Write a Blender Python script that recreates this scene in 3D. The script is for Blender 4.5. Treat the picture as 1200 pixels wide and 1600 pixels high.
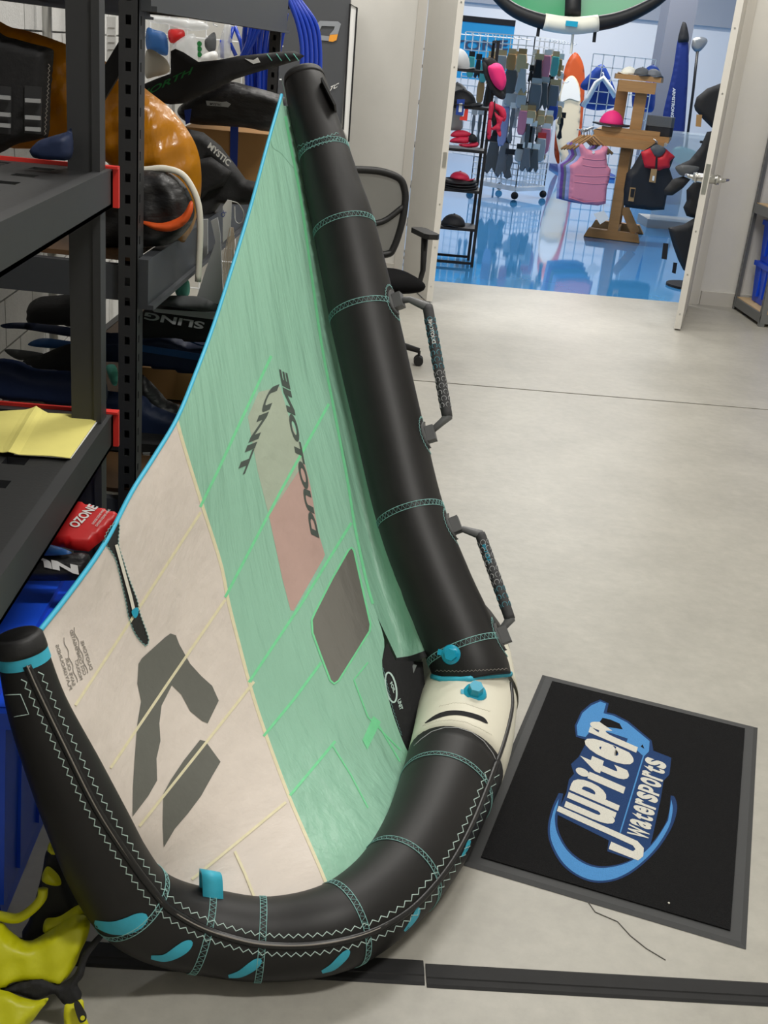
import bpy, bmesh, math, random
import numpy as np
from mathutils import Vector, Matrix
from mathutils.bvhtree import BVHTree
from mathutils.geometry import delaunay_2d_cdt
random.seed(7)
scn = bpy.context.scene
for o in list(bpy.data.objects): bpy.data.objects.remove(o)
COL = scn.collection

# ------------------------------------------------------------------ camera
F_PX, EYE = 1750.0, 1.65
ROLL, PITCH, YAW = math.atan(.098), math.radians(22.2253), .055
_ca, _sa, _cp, _sp = math.cos(YAW), math.sin(YAW), math.cos(PITCH), math.sin(PITCH)
FW = Vector((_sa*_cp, _ca*_cp, -_sp)); _u0 = Vector((_sa*_sp, _ca*_sp, _cp)); _r0 = Vector((_ca, -_sa, 0))
RT = math.cos(ROLL)*_r0 + math.sin(ROLL)*_u0
UP = -math.sin(ROLL)*_r0 + math.cos(ROLL)*_u0
CAM = Vector((0, 0, EYE))
cd = bpy.data.cameras.new('camera'); cam = bpy.data.objects.new('camera', cd); COL.objects.link(cam)
cam.matrix_world = Matrix(((RT.x, UP.x, -FW.x, 0), (RT.y, UP.y, -FW.y, 0), (RT.z, UP.z, -FW.z, EYE), (0, 0, 0, 1)))
cd.sensor_fit = 'VERTICAL'; cd.sensor_height = 24; cd.lens = F_PX/1600*24; cd.clip_start = .05; cd.clip_end = 200
scn.camera = cam

# ------------------------------------------------------------------ light
w = bpy.data.worlds.new('world'); scn.world = w; w.use_nodes = True
bg = w.node_tree.nodes['Background']; bg.inputs[0].default_value = (0, 0, 0, 1); bg.inputs[1].default_value = 0   # closed rooms: no sky light
scn.view_settings.view_transform = 'Standard'; scn.view_settings.look = 'None'
scn.view_settings.gamma = 1; scn.view_settings.exposure = -0.25; scn.view_settings.use_curve_mapping = False
def area(name, loc, sx, sy, power, color=(1, .97, .92)):
    l = bpy.data.lights.new(name, 'AREA'); l.shape = 'RECTANGLE'; l.size = sx; l.size_y = sy; l.energy = power; l.color = color
    o = bpy.data.objects.new(name, l); COL.objects.link(o); o.location = loc
    return o
# ceiling lamps of the workshop and of the shop, all above the top of the picture and pointing straight down
area('workshop_lamp_by_rack_offscreen', (1.2, 1.0, 4.6), 1.2, .3, 125)
area('workshop_lamp_middle_offscreen', (.9, 4.6, 4.6), 1.6, .4, 95)
area('workshop_lamp_by_doors_offscreen', (2.2, 6.9, 4.6), 1.6, .4, 90)
area('workshop_lamp_by_wall_offscreen', (-.5, 6.9, 4.6), 1.2, .4, 85)
area('shop_lamp_entrance_offscreen', (1.0, 10.6, 4.6), 2.4, .6, 190)
area('shop_lamp_middle_offscreen', (3.4, 15.5, 4.6), 2.4, .6, 270)
area('shop_lamp_far_offscreen', (3.6, 19.0, 4.6), 3.0, .6, 220)

# ------------------------------------------------------------------ points seen in the photograph -> places in the room
def ray(x, y): return FW*F_PX + RT*(x-600) + UP*(800-y)
def atd(x, y, d): return CAM + ray(x, y)*(d/F_PX)
def atz(x, y, z=0.):
    r = ray(x, y); return CAM + r*((z-EYE)/r.z)
def aty(x, y, Y):
    r = ray(x, y); return CAM + r*(Y/r.y)
def atx(x, y, X):
    r = ray(x, y); return CAM + r*(X/r.x)
def plane(P, yaw=0., tilt=0.):
    """upright plane through P, turned by yaw degrees, leaning back by tilt degrees: returns pixel->point, front normal"""
    a, t = math.radians(yaw), math.radians(tilt)
    n = Vector((math.sin(a)*math.cos(t), -math.cos(a)*math.cos(t), math.sin(t))); P = Vector(P)
    def fn(x, y):
        r = ray(x, y); return CAM + r*((P-CAM).dot(n)/r.dot(n))
    return fn, n
def ply(Y, yaw=0., tilt=0., at=(0, 0)):
    return plane(Vector((at[0], Y, at[1])), yaw, tilt)
def crop(pts, x0, y0, s): return [(x0+a/s, y0+b/s) for a, b in pts]

# ------------------------------------------------------------------ materials
MATS = {}
def mat(name, col, rough=.6, metal=0., var=0., vscale=20., bump=0., bscale=60., spec=.5, alpha=1., trans=0., emit=None, coat=0., stretch=None, translucent=0., var2=None, v2scale=2., along=None, squeeze=.12, ridged=False, bdist=.01):
    if name in MATS: return MATS[name]
    m = bpy.data.materials.new(name); m.use_nodes = True; nt = m.node_tree; N = nt.nodes; L = nt.links
    b = N['Principled BSDF']; b.inputs['Base Color'].default_value = (*col, 1); b.inputs['Roughness'].default_value = rough
    b.inputs['Metallic'].default_value = metal; b.inputs['Specular IOR Level'].default_value = spec
    b.inputs['Alpha'].default_value = alpha; b.inputs['Transmission Weight'].default_value = trans; b.inputs['Coat Weight'].default_value = coat
    if emit: b.inputs['Emission Color'].default_value = (*emit[0], 1); b.inputs['Emission Strength'].default_value = emit[1]
    co = N.new('ShaderNodeTexCoord').outputs['Object']
    if stretch:
        mp = N.new('ShaderNodeMapping'); mp.inputs['Scale'].default_value = stretch; L.new(co, mp.inputs[0]); co = mp.outputs[0]
    if along:
        dn = N.new('ShaderNodeVectorMath'); dn.operation = 'DOT_PRODUCT'; dn.inputs[1].default_value = along; L.new(co, dn.inputs[0])
        sn = N.new('ShaderNodeVectorMath'); sn.operation = 'SCALE'; sn.inputs[0].default_value = tuple(a*(1-squeeze) for a in along); L.new(dn.outputs['Value'], sn.inputs['Scale'])
        mn = N.new('ShaderNodeVectorMath'); mn.operation = 'SUBTRACT'; L.new(co, mn.inputs[0]); L.new(sn.outputs[0], mn.inputs[1]); co = mn.outputs[0]
    colout = None
    if var or var2:
        src = None
        for amt, sc, det in ((var, vscale, 6), (var2 or 0, v2scale, 4)):
            if not amt: continue
            n = N.new('ShaderNodeTexNoise'); n.inputs['Scale'].default_value = sc; n.inputs['Detail'].default_value = det; n.inputs['Roughness'].default_value = .65
            L.new(co, n.inputs['Vector'])
            r = N.new('ShaderNodeMapRange'); r.inputs[1].default_value = .25; r.inputs[2].default_value = .75
            r.inputs[3].default_value = 1-amt; r.inputs[4].default_value = 1+amt; L.new(n.outputs[0], r.inputs[0])
            if src is None: src = r.outputs[0]
            else:
                k = N.new('ShaderNodeMath'); k.operation = 'MULTIPLY'; L.new(src, k.inputs[0]); L.new(r.outputs[0], k.inputs[1]); src = k.outputs[0]
        vm = N.new('ShaderNodeVectorMath'); vm.operation = 'SCALE'; vm.inputs[0].default_value = col; L.new(src, vm.inputs['Scale'])
        L.new(vm.outputs[0], b.inputs['Base Color']); colout = vm.outputs[0]
    nrm = None
    if bump:
        n = N.new('ShaderNodeTexNoise'); n.inputs['Scale'].default_value = bscale; n.inputs['Detail'].default_value = 5; L.new(co, n.inputs['Vector'])
        if ridged: n.noise_type = 'RIDGED_MULTIFRACTAL'; n.inputs['Detail'].default_value = 3; n.normalize = True
        bp = N.new('ShaderNodeBump'); bp.inputs['Strength'].default_value = bump; bp.inputs['Distance'].default_value = bdist
        L.new(n.outputs[0], bp.inputs['Height']); L.new(bp.outputs[0], b.inputs['Normal']); nrm = bp.outputs[0]
    if translucent:
        t = N.new('ShaderNodeBsdfTranslucent'); t.inputs[0].default_value = (*col, 1)
        if colout: L.new(colout, t.inputs[0])
        if nrm: L.new(nrm, t.inputs['Normal'])
        mx = N.new('ShaderNodeMixShader'); mx.inputs[0].default_value = translucent
        L.new(b.outputs[0], mx.inputs[1]); L.new(t.outputs[0], mx.inputs[2]); L.new(mx.outputs[0], N['Material Output'].inputs[0])
    MATS[name] = m; return m
def srgb(r, g, b):
    f = lambda c: (c/255/12.92) if c <= 10 else ((c/255+.055)/1.055)**2.4
    return (f(r), f(g), f(b))

M = dict(
 concrete=mat('concrete', srgb(166, 163, 154), .38, var=.13, vscale=2.6, var2=.08, v2scale=22, bump=.06, bscale=40, spec=.4),
 concrete_dark=mat('concrete_dark', srgb(92, 90, 86), .9),
 blue_floor=mat('blue_epoxy', srgb(66, 140, 200), .055, var=.10, vscale=1.6, spec=.6, coat=.3),
 wall=mat('wall_paint', srgb(222, 220, 214), .75, var=.03, vscale=4, bump=.03, bscale=90),
 ceiling=mat('ceiling_paint', srgb(228, 228, 225), .8),
 wall_white=mat('shop_wall_paint', srgb(235, 237, 240), .7),
 wall_grey=mat('grey_wall_paint', srgb(168, 172, 180), .7),
 column=mat('column_paint', srgb(122, 126, 138), .7),
 block=mat('block_paint', srgb(205, 205, 203), .8, var=.06, vscale=25, bump=.25, bscale=120),
 mortar=mat('mortar', srgb(165, 165, 163), .9),
 door=mat('door_paint', srgb(214, 211, 204), .45, var=.02, vscale=6),
 frame=mat('frame_paint', srgb(206, 202, 194), .5),
 gap=mat('dark_gap', (.01, .01, .012), .9),
 steel=mat('brushed_steel', (.55, .55, .53), .3, 1.),
 rack=mat('rack_black_paint', srgb(48, 49, 51), .5, var=.06, vscale=30),
 rack2=mat('rack_slotted_paint', srgb(40, 41, 43), .55, var=.06, vscale=30),
 beam=mat('rack_beam_paint', srgb(60, 63, 67), .5, var=.05, vscale=30),
 plastic_black=mat('black_plastic', srgb(36, 37, 38), .5, bump=.05, bscale=150),
 red=mat('red_plastic', srgb(222, 52, 44), .45),
 tube=mat('black_dacron', srgb(24, 23, 23), .5, var=.28, vscale=9, bump=.06, bscale=14, spec=.4),
 tube_cap=mat('black_rubber_fabric', srgb(28, 28, 29), .55, bump=.06, bscale=200),
 stitch=mat('teal_thread', srgb(140, 190, 186), .7),
 stitch_white=mat('pale_thread', srgb(196, 220, 212), .7),
 piping=mat('black_piping', srgb(22, 22, 23), .35),
 white_dacron=mat('white_dacron', srgb(226, 222, 204), .55, var=.03, vscale=12, bump=.03, bscale=60),
 teal=mat('teal_fabric', srgb(58, 178, 205), .5, var=.10, vscale=40),
 teal_plastic=mat('teal_plastic', srgb(20, 160, 192), .3),
 teal_print=mat('teal_print', srgb(86, 150, 165), .6),
 white_print=mat('white_print', srgb(225, 225, 222), .6),
 grey_plastic=mat('grey_plastic', srgb(96, 97, 98), .45),
 grip=mat('grip_foam', srgb(58, 58, 60), .7, bump=.1, bscale=300),
 green=mat('green_ripstop', srgb(160, 212, 186), .42, var=.015, vscale=9, bump=.8, bscale=17, translucent=.15, along=(-.28, .52, .807), squeeze=.14, bdist=.022),
 green_bright=mat('bright_green_tape', srgb(134, 232, 172), .5, translucent=.15, var=.08, vscale=60),
 beige=mat('beige_ripstop', srgb(236, 225, 214), .45, var=.04, vscale=7, bump=.5, bscale=13, translucent=.15, along=(.75, .45, .48), squeeze=.3, bdist=.014, var2=.03, v2scale=30),
 beige_tape=mat('cream_tape', srgb(240, 232, 196), .5, translucent=.15, var=.08, vscale=60),
 grey_patch=mat('grey_patch_fabric', srgb(120, 121, 114), .5, var=.05, vscale=9, translucent=.25, bump=.2, bscale=30),
 pink_patch=mat('dusty_pink_fabric', srgb(204, 172, 162), .5, var=.05, vscale=9, translucent=.15, bump=.3, bscale=26),
 sage_patch=mat('sage_fabric', srgb(184, 196, 176), .5, var=.06, vscale=9, translucent=.15, bump=.4, bscale=26),
 window=mat('smoke_film', srgb(112, 110, 104), .12, var=.04, vscale=14, bump=.5, bscale=14, spec=.8, along=(-.28, .52, .807), squeeze=.25),
 dark_print=mat('dark_print', srgb(74, 84, 78), .6),
 grey_print=mat('grey_print', srgb(140, 134, 126), .6),
 black_cloth=mat('black_cloth', srgb(26, 26, 28), .75, bump=.15, bscale=90, var=.15, vscale=14),
 black_satin=mat('black_satin', srgb(26, 26, 28), .45, bump=.6, bscale=16, stretch=(1, 1, 2.5)),
 grey_cloth=mat('grey_cloth', srgb(84, 86, 88), .8, bump=.1, bscale=60),
 light_grey=mat('light_grey', srgb(170, 172, 174), .6),
 carpet=mat('mat_carpet', srgb(30, 30, 31), .95, var=.35, vscale=350, bump=.6, bscale=420, spec=.1),
 mat_rubber=mat('mat_rubber', srgb(58, 59, 60), .7, bump=.05, bscale=100),
 mat_blue=mat('mat_blue_pile', srgb(84, 146, 206), .95, var=.12, vscale=300, bump=.5, bscale=420, spec=.1),
 mat_navy=mat('mat_navy_pile', srgb(44, 68, 112), .95, var=.12, vscale=300, bump=.5, bscale=420, spec=.1),
 mat_white=mat('mat_white_pile', srgb(218, 216, 206), .95, var=.10, vscale=300, bump=.5, bscale=420, spec=.1),
 strip=mat('black_rubber_strip', srgb(24, 24, 25), .75, var=.25, vscale=25),
 te_tape=mat('trailing_edge_tape', srgb(70, 190, 226), .5),
 tote=mat('blue_tote_plastic', srgb(28, 84, 226), .35, var=.04, vscale=5),
 lime=mat('lime_tarpaulin', srgb(196, 196, 12), .45, var=.10, vscale=8, bump=.5, bscale=10),
 lime_strap=mat('lime_strap', srgb(214, 210, 24), .6),
 yellow_paper=mat('yellow_paper', srgb(236, 226, 130), .8, var=.03, vscale=14, bump=.10, bscale=30),
 red_bag=mat('red_bag_fabric', srgb(206, 26, 28), .4, var=.06, vscale=9, bump=.1, bscale=16),
 orange=mat('amber_ripstop', srgb(200, 130, 12), .32, var=.06, vscale=7, bump=.9, bscale=9, coat=.2, translucent=.15, stretch=(2.2, 1, .7)),
 orange2=mat('orange_fabric', srgb(228, 92, 34), .5),
 cream=mat('cream_fabric', srgb(226, 222, 208), .6),
 cardboard=mat('cardboard', srgb(160, 120, 74), .85, var=.05, vscale=12),
 blue_tape=mat('blue_tape', srgb(24, 56, 150), .5),
 hose=mat('blue_hose', srgb(22, 62, 180), .25, spec=.6),
 navy=mat('navy_cloth', srgb(16, 34, 70), .6, bump=.1, bscale=30),
 blue_cloth=mat('blue_cloth', srgb(22, 80, 140), .5, bump=.1, bscale=30),
 royal=mat('royal_blue_fabric', srgb(20, 62, 150), .55),
 mint=mat('mint_fabric', srgb(110, 196, 180), .6),
 paper=mat('white_paper', srgb(232, 232, 230), .7),
 clear=mat('clear_polybag', srgb(225, 228, 230), .2, alpha=.45, spec=.7, bump=.3, bscale=30),
 box_grey=mat('dark_grey_board', srgb(72, 74, 78), .55, var=.05, vscale=5),
 logo_grey=mat('logo_grey', srgb(140, 144, 150), .6),
 logo_orange=mat('logo_orange', srgb(232, 156, 50), .6),
 mesh=mat('chair_mesh', srgb(112, 112, 108), .8, alpha=.85),
 chair=mat('chair_plastic', srgb(20, 20, 21), .5),
 seat=mat('chair_fabric', srgb(10, 10, 11), .95, spec=.1), bag_blue=mat('bag_blue', srgb(14, 40, 112), .6),
 wood=mat('pine_board', srgb(162, 120, 72), .65, var=.16, vscale=4, stretch=(1, 1, 8)),
 wood_dark=mat('dark_stained_wood', srgb(92, 66, 40), .6, var=.15, vscale=4),
 ply_=mat('plywood', srgb(206, 178, 136), .7, var=.06, vscale=10),
 galv=mat('grey_rack_paint', srgb(112, 114, 114), .5),
 wire=mat('white_wire', srgb(236, 238, 240), .4),
 pink=mat('hot_pink_felt', srgb(230, 40, 118), .7),
 rose=mat('rose_neoprene', srgb(208, 128, 150), .7, var=.03, vscale=15),
 crimson=mat('crimson_fabric', srgb(200, 34, 72), .6),
 vest_red=mat('vest_red', srgb(196, 24, 40), .6),
 vest_black=mat('vest_black', srgb(20, 21, 26), .7),
 purple=mat('purple_neoprene', srgb(102, 62, 140), .7), lilac=mat('lilac_neoprene', srgb(150, 156, 200), .7), slate=mat('slate_neoprene', srgb(104, 107, 112), .7),
 kraft=mat('kraft_card', srgb(168, 132, 86), .7),
 board_orange=mat('board_orange', srgb(196, 84, 36), .35), board_cream=mat('board_cream', srgb(232, 214, 180), .35), board_white=mat('board_white', srgb(240, 236, 226), .7),
 banner=mat('cyan_banner', srgb(20, 150, 206), .6), banner_text=mat('banner_text', srgb(44, 62, 92), .6),
 kite_green=mat('kite_green', srgb(28, 144, 84), .6, translucent=.2),
 silver=mat('silver_blade', srgb(150, 152, 154), .3, .6), carbon=mat('carbon_shaft', srgb(30, 30, 32), .4),
 aqua=mat('aqua_plastic', srgb(70, 170, 168), .3), tan=mat('tan_card', srgb(196, 170, 128), .7), glass=mat('clear_acrylic', srgb(220, 232, 238), .1, alpha=.4, spec=.8),
 green_dot=mat('green_dot', srgb(24, 120, 56), .6), rope=mat('pale_line', srgb(214, 196, 178), .7),
)

# ------------------------------------------------------------------ mesh tools
def wloc(o):
    v = Vector((0, 0, 0))
    while o: v += o.location; o = o.parent
    return v
def mk(name, verts, faces, m, parent=None, smooth=False, loc=None):
    """one mesh object; verts are given in room coordinates"""
    off = wloc(parent) if parent else (Vector(loc) if loc is not None else Vector((0, 0, 0)))
    me = bpy.data.meshes.new(name); me.from_pydata([tuple(Vector(v)-off) for v in verts], [], faces); me.update()
    if smooth: me.polygons.foreach_set('use_smooth', [True]*len(me.polygons))
    me.materials.append(M[m] if isinstance(m, str) else m)
    o = bpy.data.objects.new(name, me); COL.objects.link(o)
    if parent: o.parent = parent
    else: o.location = off
    return o
def tag(o, label, cat, group=None, kind=None):
    if label: o['label'] = label
    if cat: o['category'] = cat
    if group: o['group'] = group
    if kind: o['kind'] = kind
    return o
def thing(name, label, cat, loc=(0, 0, 0), group=None):
    o = bpy.data.objects.new(name, None); COL.objects.link(o); o.location = loc; o.empty_display_size = .05
    return tag(o, label, cat, group)
def struct(o): o['kind'] = 'structure'; return o
class MB:
    def __init__(s): s.v = []; s.f = []
    def add(s, v, f):
        n = len(s.v); s.v += [Vector(p) for p in v]; s.f += [tuple(i+n for i in q) for q in f]; return s
    def box(s, a, b, R=None, c=None):
        x0, y0, z0 = a; x1, y1, z1 = b
        v = [Vector(p) for p in ((x0, y0, z0), (x1, y0, z0), (x1, y1, z0), (x0, y1, z0), (x0, y0, z1), (x1, y0, z1), (x1, y1, z1), (x0, y1, z1))]
        if R is not None:
            c = Vector(c) if c is not None else Vector(((x0+x1)/2, (y0+y1)/2, (z0+z1)/2)); v = [R @ (p-c) + c for p in v]
        return s.add(v, [(0, 3, 2, 1), (4, 5, 6, 7), (0, 1, 5, 4), (1, 2, 6, 5), (2, 3, 7, 6), (3, 0, 4, 7)])
    def bar(s, p, q, wx, wy, up=(0, 0, 1)):
        """rectangular bar from p to q, wx across, wy along up"""
        p, q = Vector(p), Vector(q); d = (q-p).normalized(); u = Vector(up)
        if abs(d.dot(u)) > .98: u = Vector((0, 1, 0))
        r = d.cross(u).normalized(); u = r.cross(d)
        v = [e + r*a*wx/2 + u*b*wy/2 for e in (p, q) for a, b in ((-1, -1), (1, -1), (1, 1), (-1, 1))]
        return s.add(v, [(0, 1, 2, 3), (7, 6, 5, 4), (0, 4, 5, 1), (1, 5, 6, 2), (2, 6, 7, 3), (3, 7, 4, 0)])
    def tube(s, pts, r, n=8, cap=True, closed=False):
        pts = [Vector(p) for p in pts]; k = len(pts); rr = r if isinstance(r, (list, tuple)) else [r]*k
        t = [(pts[(i+1) % k if closed else min(i+1, k-1)]-pts[(i-1) % k if closed else max(i-1, 0)]).normalized() for i in range(k)]
        u = t[0].orthogonal().normalized(); vs = []
        for i in range(k):
            u = (u - t[i]*u.dot(t[i])).normalized(); w_ = t[i].cross(u)
            vs += [pts[i] + (u*math.cos(2*math.pi*j/n) + w_*math.sin(2*math.pi*j/n))*rr[i] for j in range(n)]
        fs = []
        for i in range(k if closed else k-1):
            a, b = i*n, ((i+1) % k)*n
            fs += [(a+j, a+(j+1) % n, b+(j+1) % n, b+j) for j in range(n)]
        if cap and not closed: fs += [tuple(range(n-1, -1, -1)), tuple((k-1)*n+j for j in range(n))]
        return s.add(vs, fs)
    def ell(s, c, r, nu=16, nv=10, R=None, lo=-90, hi=90):
        c = Vector(c); vs = []; fs = []
        for i in range(nv+1):
            ph = math.radians(lo+(hi-lo)*i/nv)
            for j in range(nu):
                th = 2*math.pi*j/nu; p = Vector((r[0]*math.cos(ph)*math.cos(th), r[1]*math.cos(ph)*math.sin(th), r[2]*math.sin(ph)))
                vs.append((R @ p if R is not None else p)+c)
        for i in range(nv):
            for j in range(nu): fs.append((i*nu+j, i*nu+(j+1) % nu, (i+1)*nu+(j+1) % nu, (i+1)*nu+j))
        fs += [tuple(range(nu-1, -1, -1)), tuple(nv*nu+j for j in range(nu))]
        return s.add(vs, fs)
    def disc(s, c, n, r, h, seg=20, r2=None):
        n = Vector(n).normalized(); c = Vector(c); u = n.orthogonal().normalized(); w_ = n.cross(u); r2 = r if r2 is None else r2
        v = [c + (u*math.cos(2*math.pi*j/seg)+w_*math.sin(2*math.pi*j/seg))*r for j in range(seg)] + [c + n*h + (u*math.cos(2*math.pi*j/seg)+w_*math.sin(2*math.pi*j/seg))*r2 for j in range(seg)]
        return s.add(v, [tuple(range(seg-1, -1, -1)), tuple(range(seg, 2*seg))]+[(j, (j+1) % seg, seg+(j+1) % seg, seg+j) for j in range(seg)])
    def ext(s, pts, d):
        """polygon given as points, extruded by vector d"""
        pts = [Vector(p) for p in pts]; n = len(pts); d = Vector(d)
        return s.add(pts+[p+d for p in pts], [tuple(range(n-1, -1, -1)), tuple(range(n, 2*n))]+[(i, (i+1) % n, n+(i+1) % n, n+i) for i in range(n)])
    def ob(s, name, m, parent=None, smooth=False, loc=None): return mk(name, s.v, s.f, m, parent, smooth, loc)
def catmull(P, n):
    """resample control rows with a centripetal-like spline; P rows of equal length"""
    P = [np.array(p, float) for p in P]; k = len(P); out = []
    for i in range(n):
        t = i/(n-1)*(k-1); j = min(int(t), k-2); u = t-j
        a, b, c, d = P[max(j-1, 0)], P[j], P[j+1], P[min(j+2, k-1)]
        if j == 0: a = 2*b-c
        if j == k-2: d = 2*c-b
        out.append(.5*((2*b)+(-a+c)*u+(2*a-5*b+4*c-d)*u*u+(-a+3*b-3*c+d)*u**3))
    return out
def dense(poly, step, closed=True):
    out = []; n = len(poly)
    for i in range(n if closed else n-1):
        a, b = poly[i], poly[(i+1) % n]; L = math.hypot(b[0]-a[0], b[1]-a[1]); k = max(1, int(L/step))
        out += [(a[0]+(b[0]-a[0])*j/k, a[1]+(b[1]-a[1])*j/k) for j in range(k)]
    if not closed: out.append(poly[-1])
    return out
def smoothpoly(poly, n=None, closed=True):
    if not closed: return [tuple(p) for p in catmull(poly, n or len(poly)*5)]
    k = len(poly); q = catmull([poly[-1]]+list(poly)+[poly[0], poly[1]], (k+2)*5+1)
    return [tuple(p) for p in q[5:5+k*5]]
def inside(p, poly):
    c = False; x, y = p; n = len(poly)
    for i in range(n):
        x1, y1 = poly[i]; x2, y2 = poly[i-1]
        if (y1 > y) != (y2 > y) and x < (x2-x1)*(y-y1)/(y2-y1)+x1: c = not c
    return c
def edist(p, A, B):
    d = B-A; t = np.clip(((p-A)*d).sum(1)/np.maximum((d*d).sum(1), 1e-9), 0, 1); q = A+d*t[:, None]
    return np.sqrt(((p-q)**2).sum(1)).min()
def fill(poly, step):
    """triangulate a flat outline with inner points; returns pts, tris, edge distance"""
    poly = dense(poly, step); x = [p[0] for p in poly]; y = [p[1] for p in poly]
    A = np.array(poly); B = np.roll(A, -1, 0); pts = list(poly)
    gy = min(y)+step/2; row = 0
    while gy < max(y):
        gx = min(x)+step*(.25+.5*(row % 2))
        while gx < max(x):
            if inside((gx, gy), poly) and edist(np.array((gx, gy)), A, B) > step*.45: pts.append((gx, gy))
            gx += step
        gy += step*.87; row += 1
    n = len(poly)
    vo, _, fo, _, _, _ = delaunay_2d_cdt([Vector(p) for p in pts], [(i, (i+1) % n) for i in range(n)], [], 1, 1e-6)
    vo = [(v.x, v.y) for v in vo]; tr = []
    for f in fo:
        c = (sum(vo[i][0] for i in f)/3, sum(vo[i][1] for i in f)/3)
        if inside(c, poly): tr.append(tuple(f))
    dd = [edist(np.array(v), A, B) for v in vo]
    return vo, tr, dd
def sheet(name, poly, fn, m, parent, step=14, off=0., thick=0., nrm=None, smooth=True, loc=None):
    """outline laid on a surface fn(px,py)->point; off lifts it towards the viewer side"""
    pts, tr, dd = fill(poly, step); P = [fn(*p) for p in pts]
    if off or thick:
        D = [(nrm if nrm is not None else (CAM-p).normalized()) for p in P]; P = [p+d*off for p, d in zip(P, D)]
    tr = [(a, b, c) if (P[b]-P[a]).cross(P[c]-P[a]).dot(CAM-P[a]) > 0 else (a, c, b) for a, b, c in tr]
    if thick:
        n = len(P); edges = {}
        for t in tr:
            for i in range(3): edges[(t[i], t[(i+1) % 3])] = 1
        side = [(a, b, b+n, a+n) for (a, b) in edges if (b, a) not in edges]
        side = [(a, d, c, b) for a, b, c, d in side]
        P = P+[p-d*thick for p, d in zip(P, D)]; tr = tr+[(c+n, b+n, a+n) for a, b, c in tr]+side
    return mk(name, P, tr, m, parent, smooth and not thick, loc)
def puff(name, poly, pl, t, m, parent=None, step=6, rad=None, back=.7, sm=True, loc=None, flat=False, wob=0.):
    """soft body with the given outline on an upright plane, swelling t to the front and t*back behind"""
    fn, n = pl
    if sm: poly = smoothpoly(poly)
    pts, tr, dd = fill(poly, step); rad = rad or max(dd)*.9
    P = []; Q = []
    for p, d in zip(pts, dd):
        k = min(d/rad, 1); h = math.sqrt(max(0, 1-(1-k)**2)); c = fn(*p)
        wv = 1+wob*math.sin(p[0]*.11+p[1]*.06)*math.sin(p[1]*.09-p[0]*.04)
        P.append(c+n*(t*h*wv)); Q.append(c-n*(t*back*h))
    N = len(P); bd = [i for i, d in enumerate(dd) if d < 1e-6]; bs = set(bd)
    tr = [(a, b, c) if (P[b]-P[a]).cross(P[c]-P[a]).dot(n) > 0 else (a, c, b) for a, b, c in tr]
    mp = {i: (i if i in bs else N+i) for i in range(N)}
    fs = tr+[(mp[c], mp[b], mp[a]) for a, b, c in tr]
    o = mk(name, P+Q, fs, m, parent, True, loc)
    bm = bmesh.new(); bm.from_mesh(o.data); bmesh.ops.delete(bm, geom=[v for v in bm.verts if not v.link_faces], context='VERTS'); bm.to_mesh(o.data); bm.free()
    if loc is None and parent is None:
        c = Vector((0, 0, 0)); zs = 1e9
        for v in o.data.vertices: c += v.co; zs = min(zs, v.co.z)
        c /= len(o.data.vertices); c.z = zs
        for v in o.data.vertices: v.co -= c
        o.location = c
    return o
_FONT = {}
def glyphs(ch, bold=.0):
    key = (ch, bold)
    if key not in _FONT:
        c = bpy.data.curves.new('t', 'FONT'); c.body = ch; c.offset = bold; c.fill_mode = 'FRONT'; c.resolution_u = 4
        o = bpy.data.objects.new('t', c); COL.objects.link(o); dg = bpy.context.evaluated_depsgraph_get()
        me = bpy.data.meshes.new_from_object(o.evaluated_get(dg))
        _FONT[key] = ([(v.co.x, v.co.y) for v in me.vertices], [tuple(p.vertices) for p in me.polygons])
        bpy.data.objects.remove(o); bpy.data.curves.remove(c); bpy.data.meshes.remove(me)
    return _FONT[key]
def lettering(name, text, org, u, v, fn, m, parent, off=.002, nrm=None, bold=.0, percell=False, label=None):
    """flat lettering: org = pixel of the baseline start, u = whole text run, v = letter height"""
    mb = MB()
    def put(V, Fc, fx, fy, o):
        P = []
        for x, y in V:
            a, b = fx(x), fy(y); q = fn(o[0]+u[0]*a+v[0]*b, o[1]+u[1]*a+v[1]*b)
            P.append(q+(nrm if nrm is not None else (CAM-q).normalized())*off)
        Fc = [f if (P[f[1]]-P[f[0]]).cross(P[f[2]]-P[f[0]]).dot(CAM-P[f[0]]) > 0 else tuple(reversed(f)) for f in Fc]
        mb.add(P, Fc)
    if percell:
        ws = [percell.get(c, 1.) for c in text]; tot = sum(ws); acc = 0
        for c, w_ in zip(text, ws):
            if c != ' ':
                V, Fc = glyphs(c, bold); x0 = min(p[0] for p in V); x1 = max(p[0] for p in V); y0 = min(p[1] for p in V); y1 = max(p[1] for p in V)
                put(V, Fc, lambda x: (acc+.06+(w_-.12)*(x-x0)/(x1-x0))/tot, lambda y: (y-y0)/(y1-y0), org)
            acc += w_
    else:
        V, Fc = glyphs(text, bold); x0 = min(p[0] for p in V); x1 = max(p[0] for p in V)
        put(V, Fc, lambda x: (x-x0)/(x1-x0), lambda y: y/.73, org)
    o = mb.ob(name, m, parent)
    if label: o['label'] = label
    return o
def draper(bvh, dist=2.5):
    def fn(x, y):
        r = ray(x, y).normalized(); h = bvh.find_nearest(CAM+r*dist) if False else None
        q = bvh.ray_cast(CAM, r)
        if q[0] is not None: return q[0]
        best = None
        for k in range(40):
            p = CAM+r*(dist-.6+k*.03); g = bvh.find_nearest(p)
            if g[0] is not None and (best is None or g[3] < best[0]): best = (g[3], g[0])
        return best[1]
    return fn
def cord(name, pxs, fn, r, m, parent, off=.0, n=5, step=5):
    P = [fn(*p) for p in dense(pxs, step, False)]; P = [p+(CAM-p).normalized()*off for p in P]
    return MB().tube(P, r, n).ob(name, m, parent, True)
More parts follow.
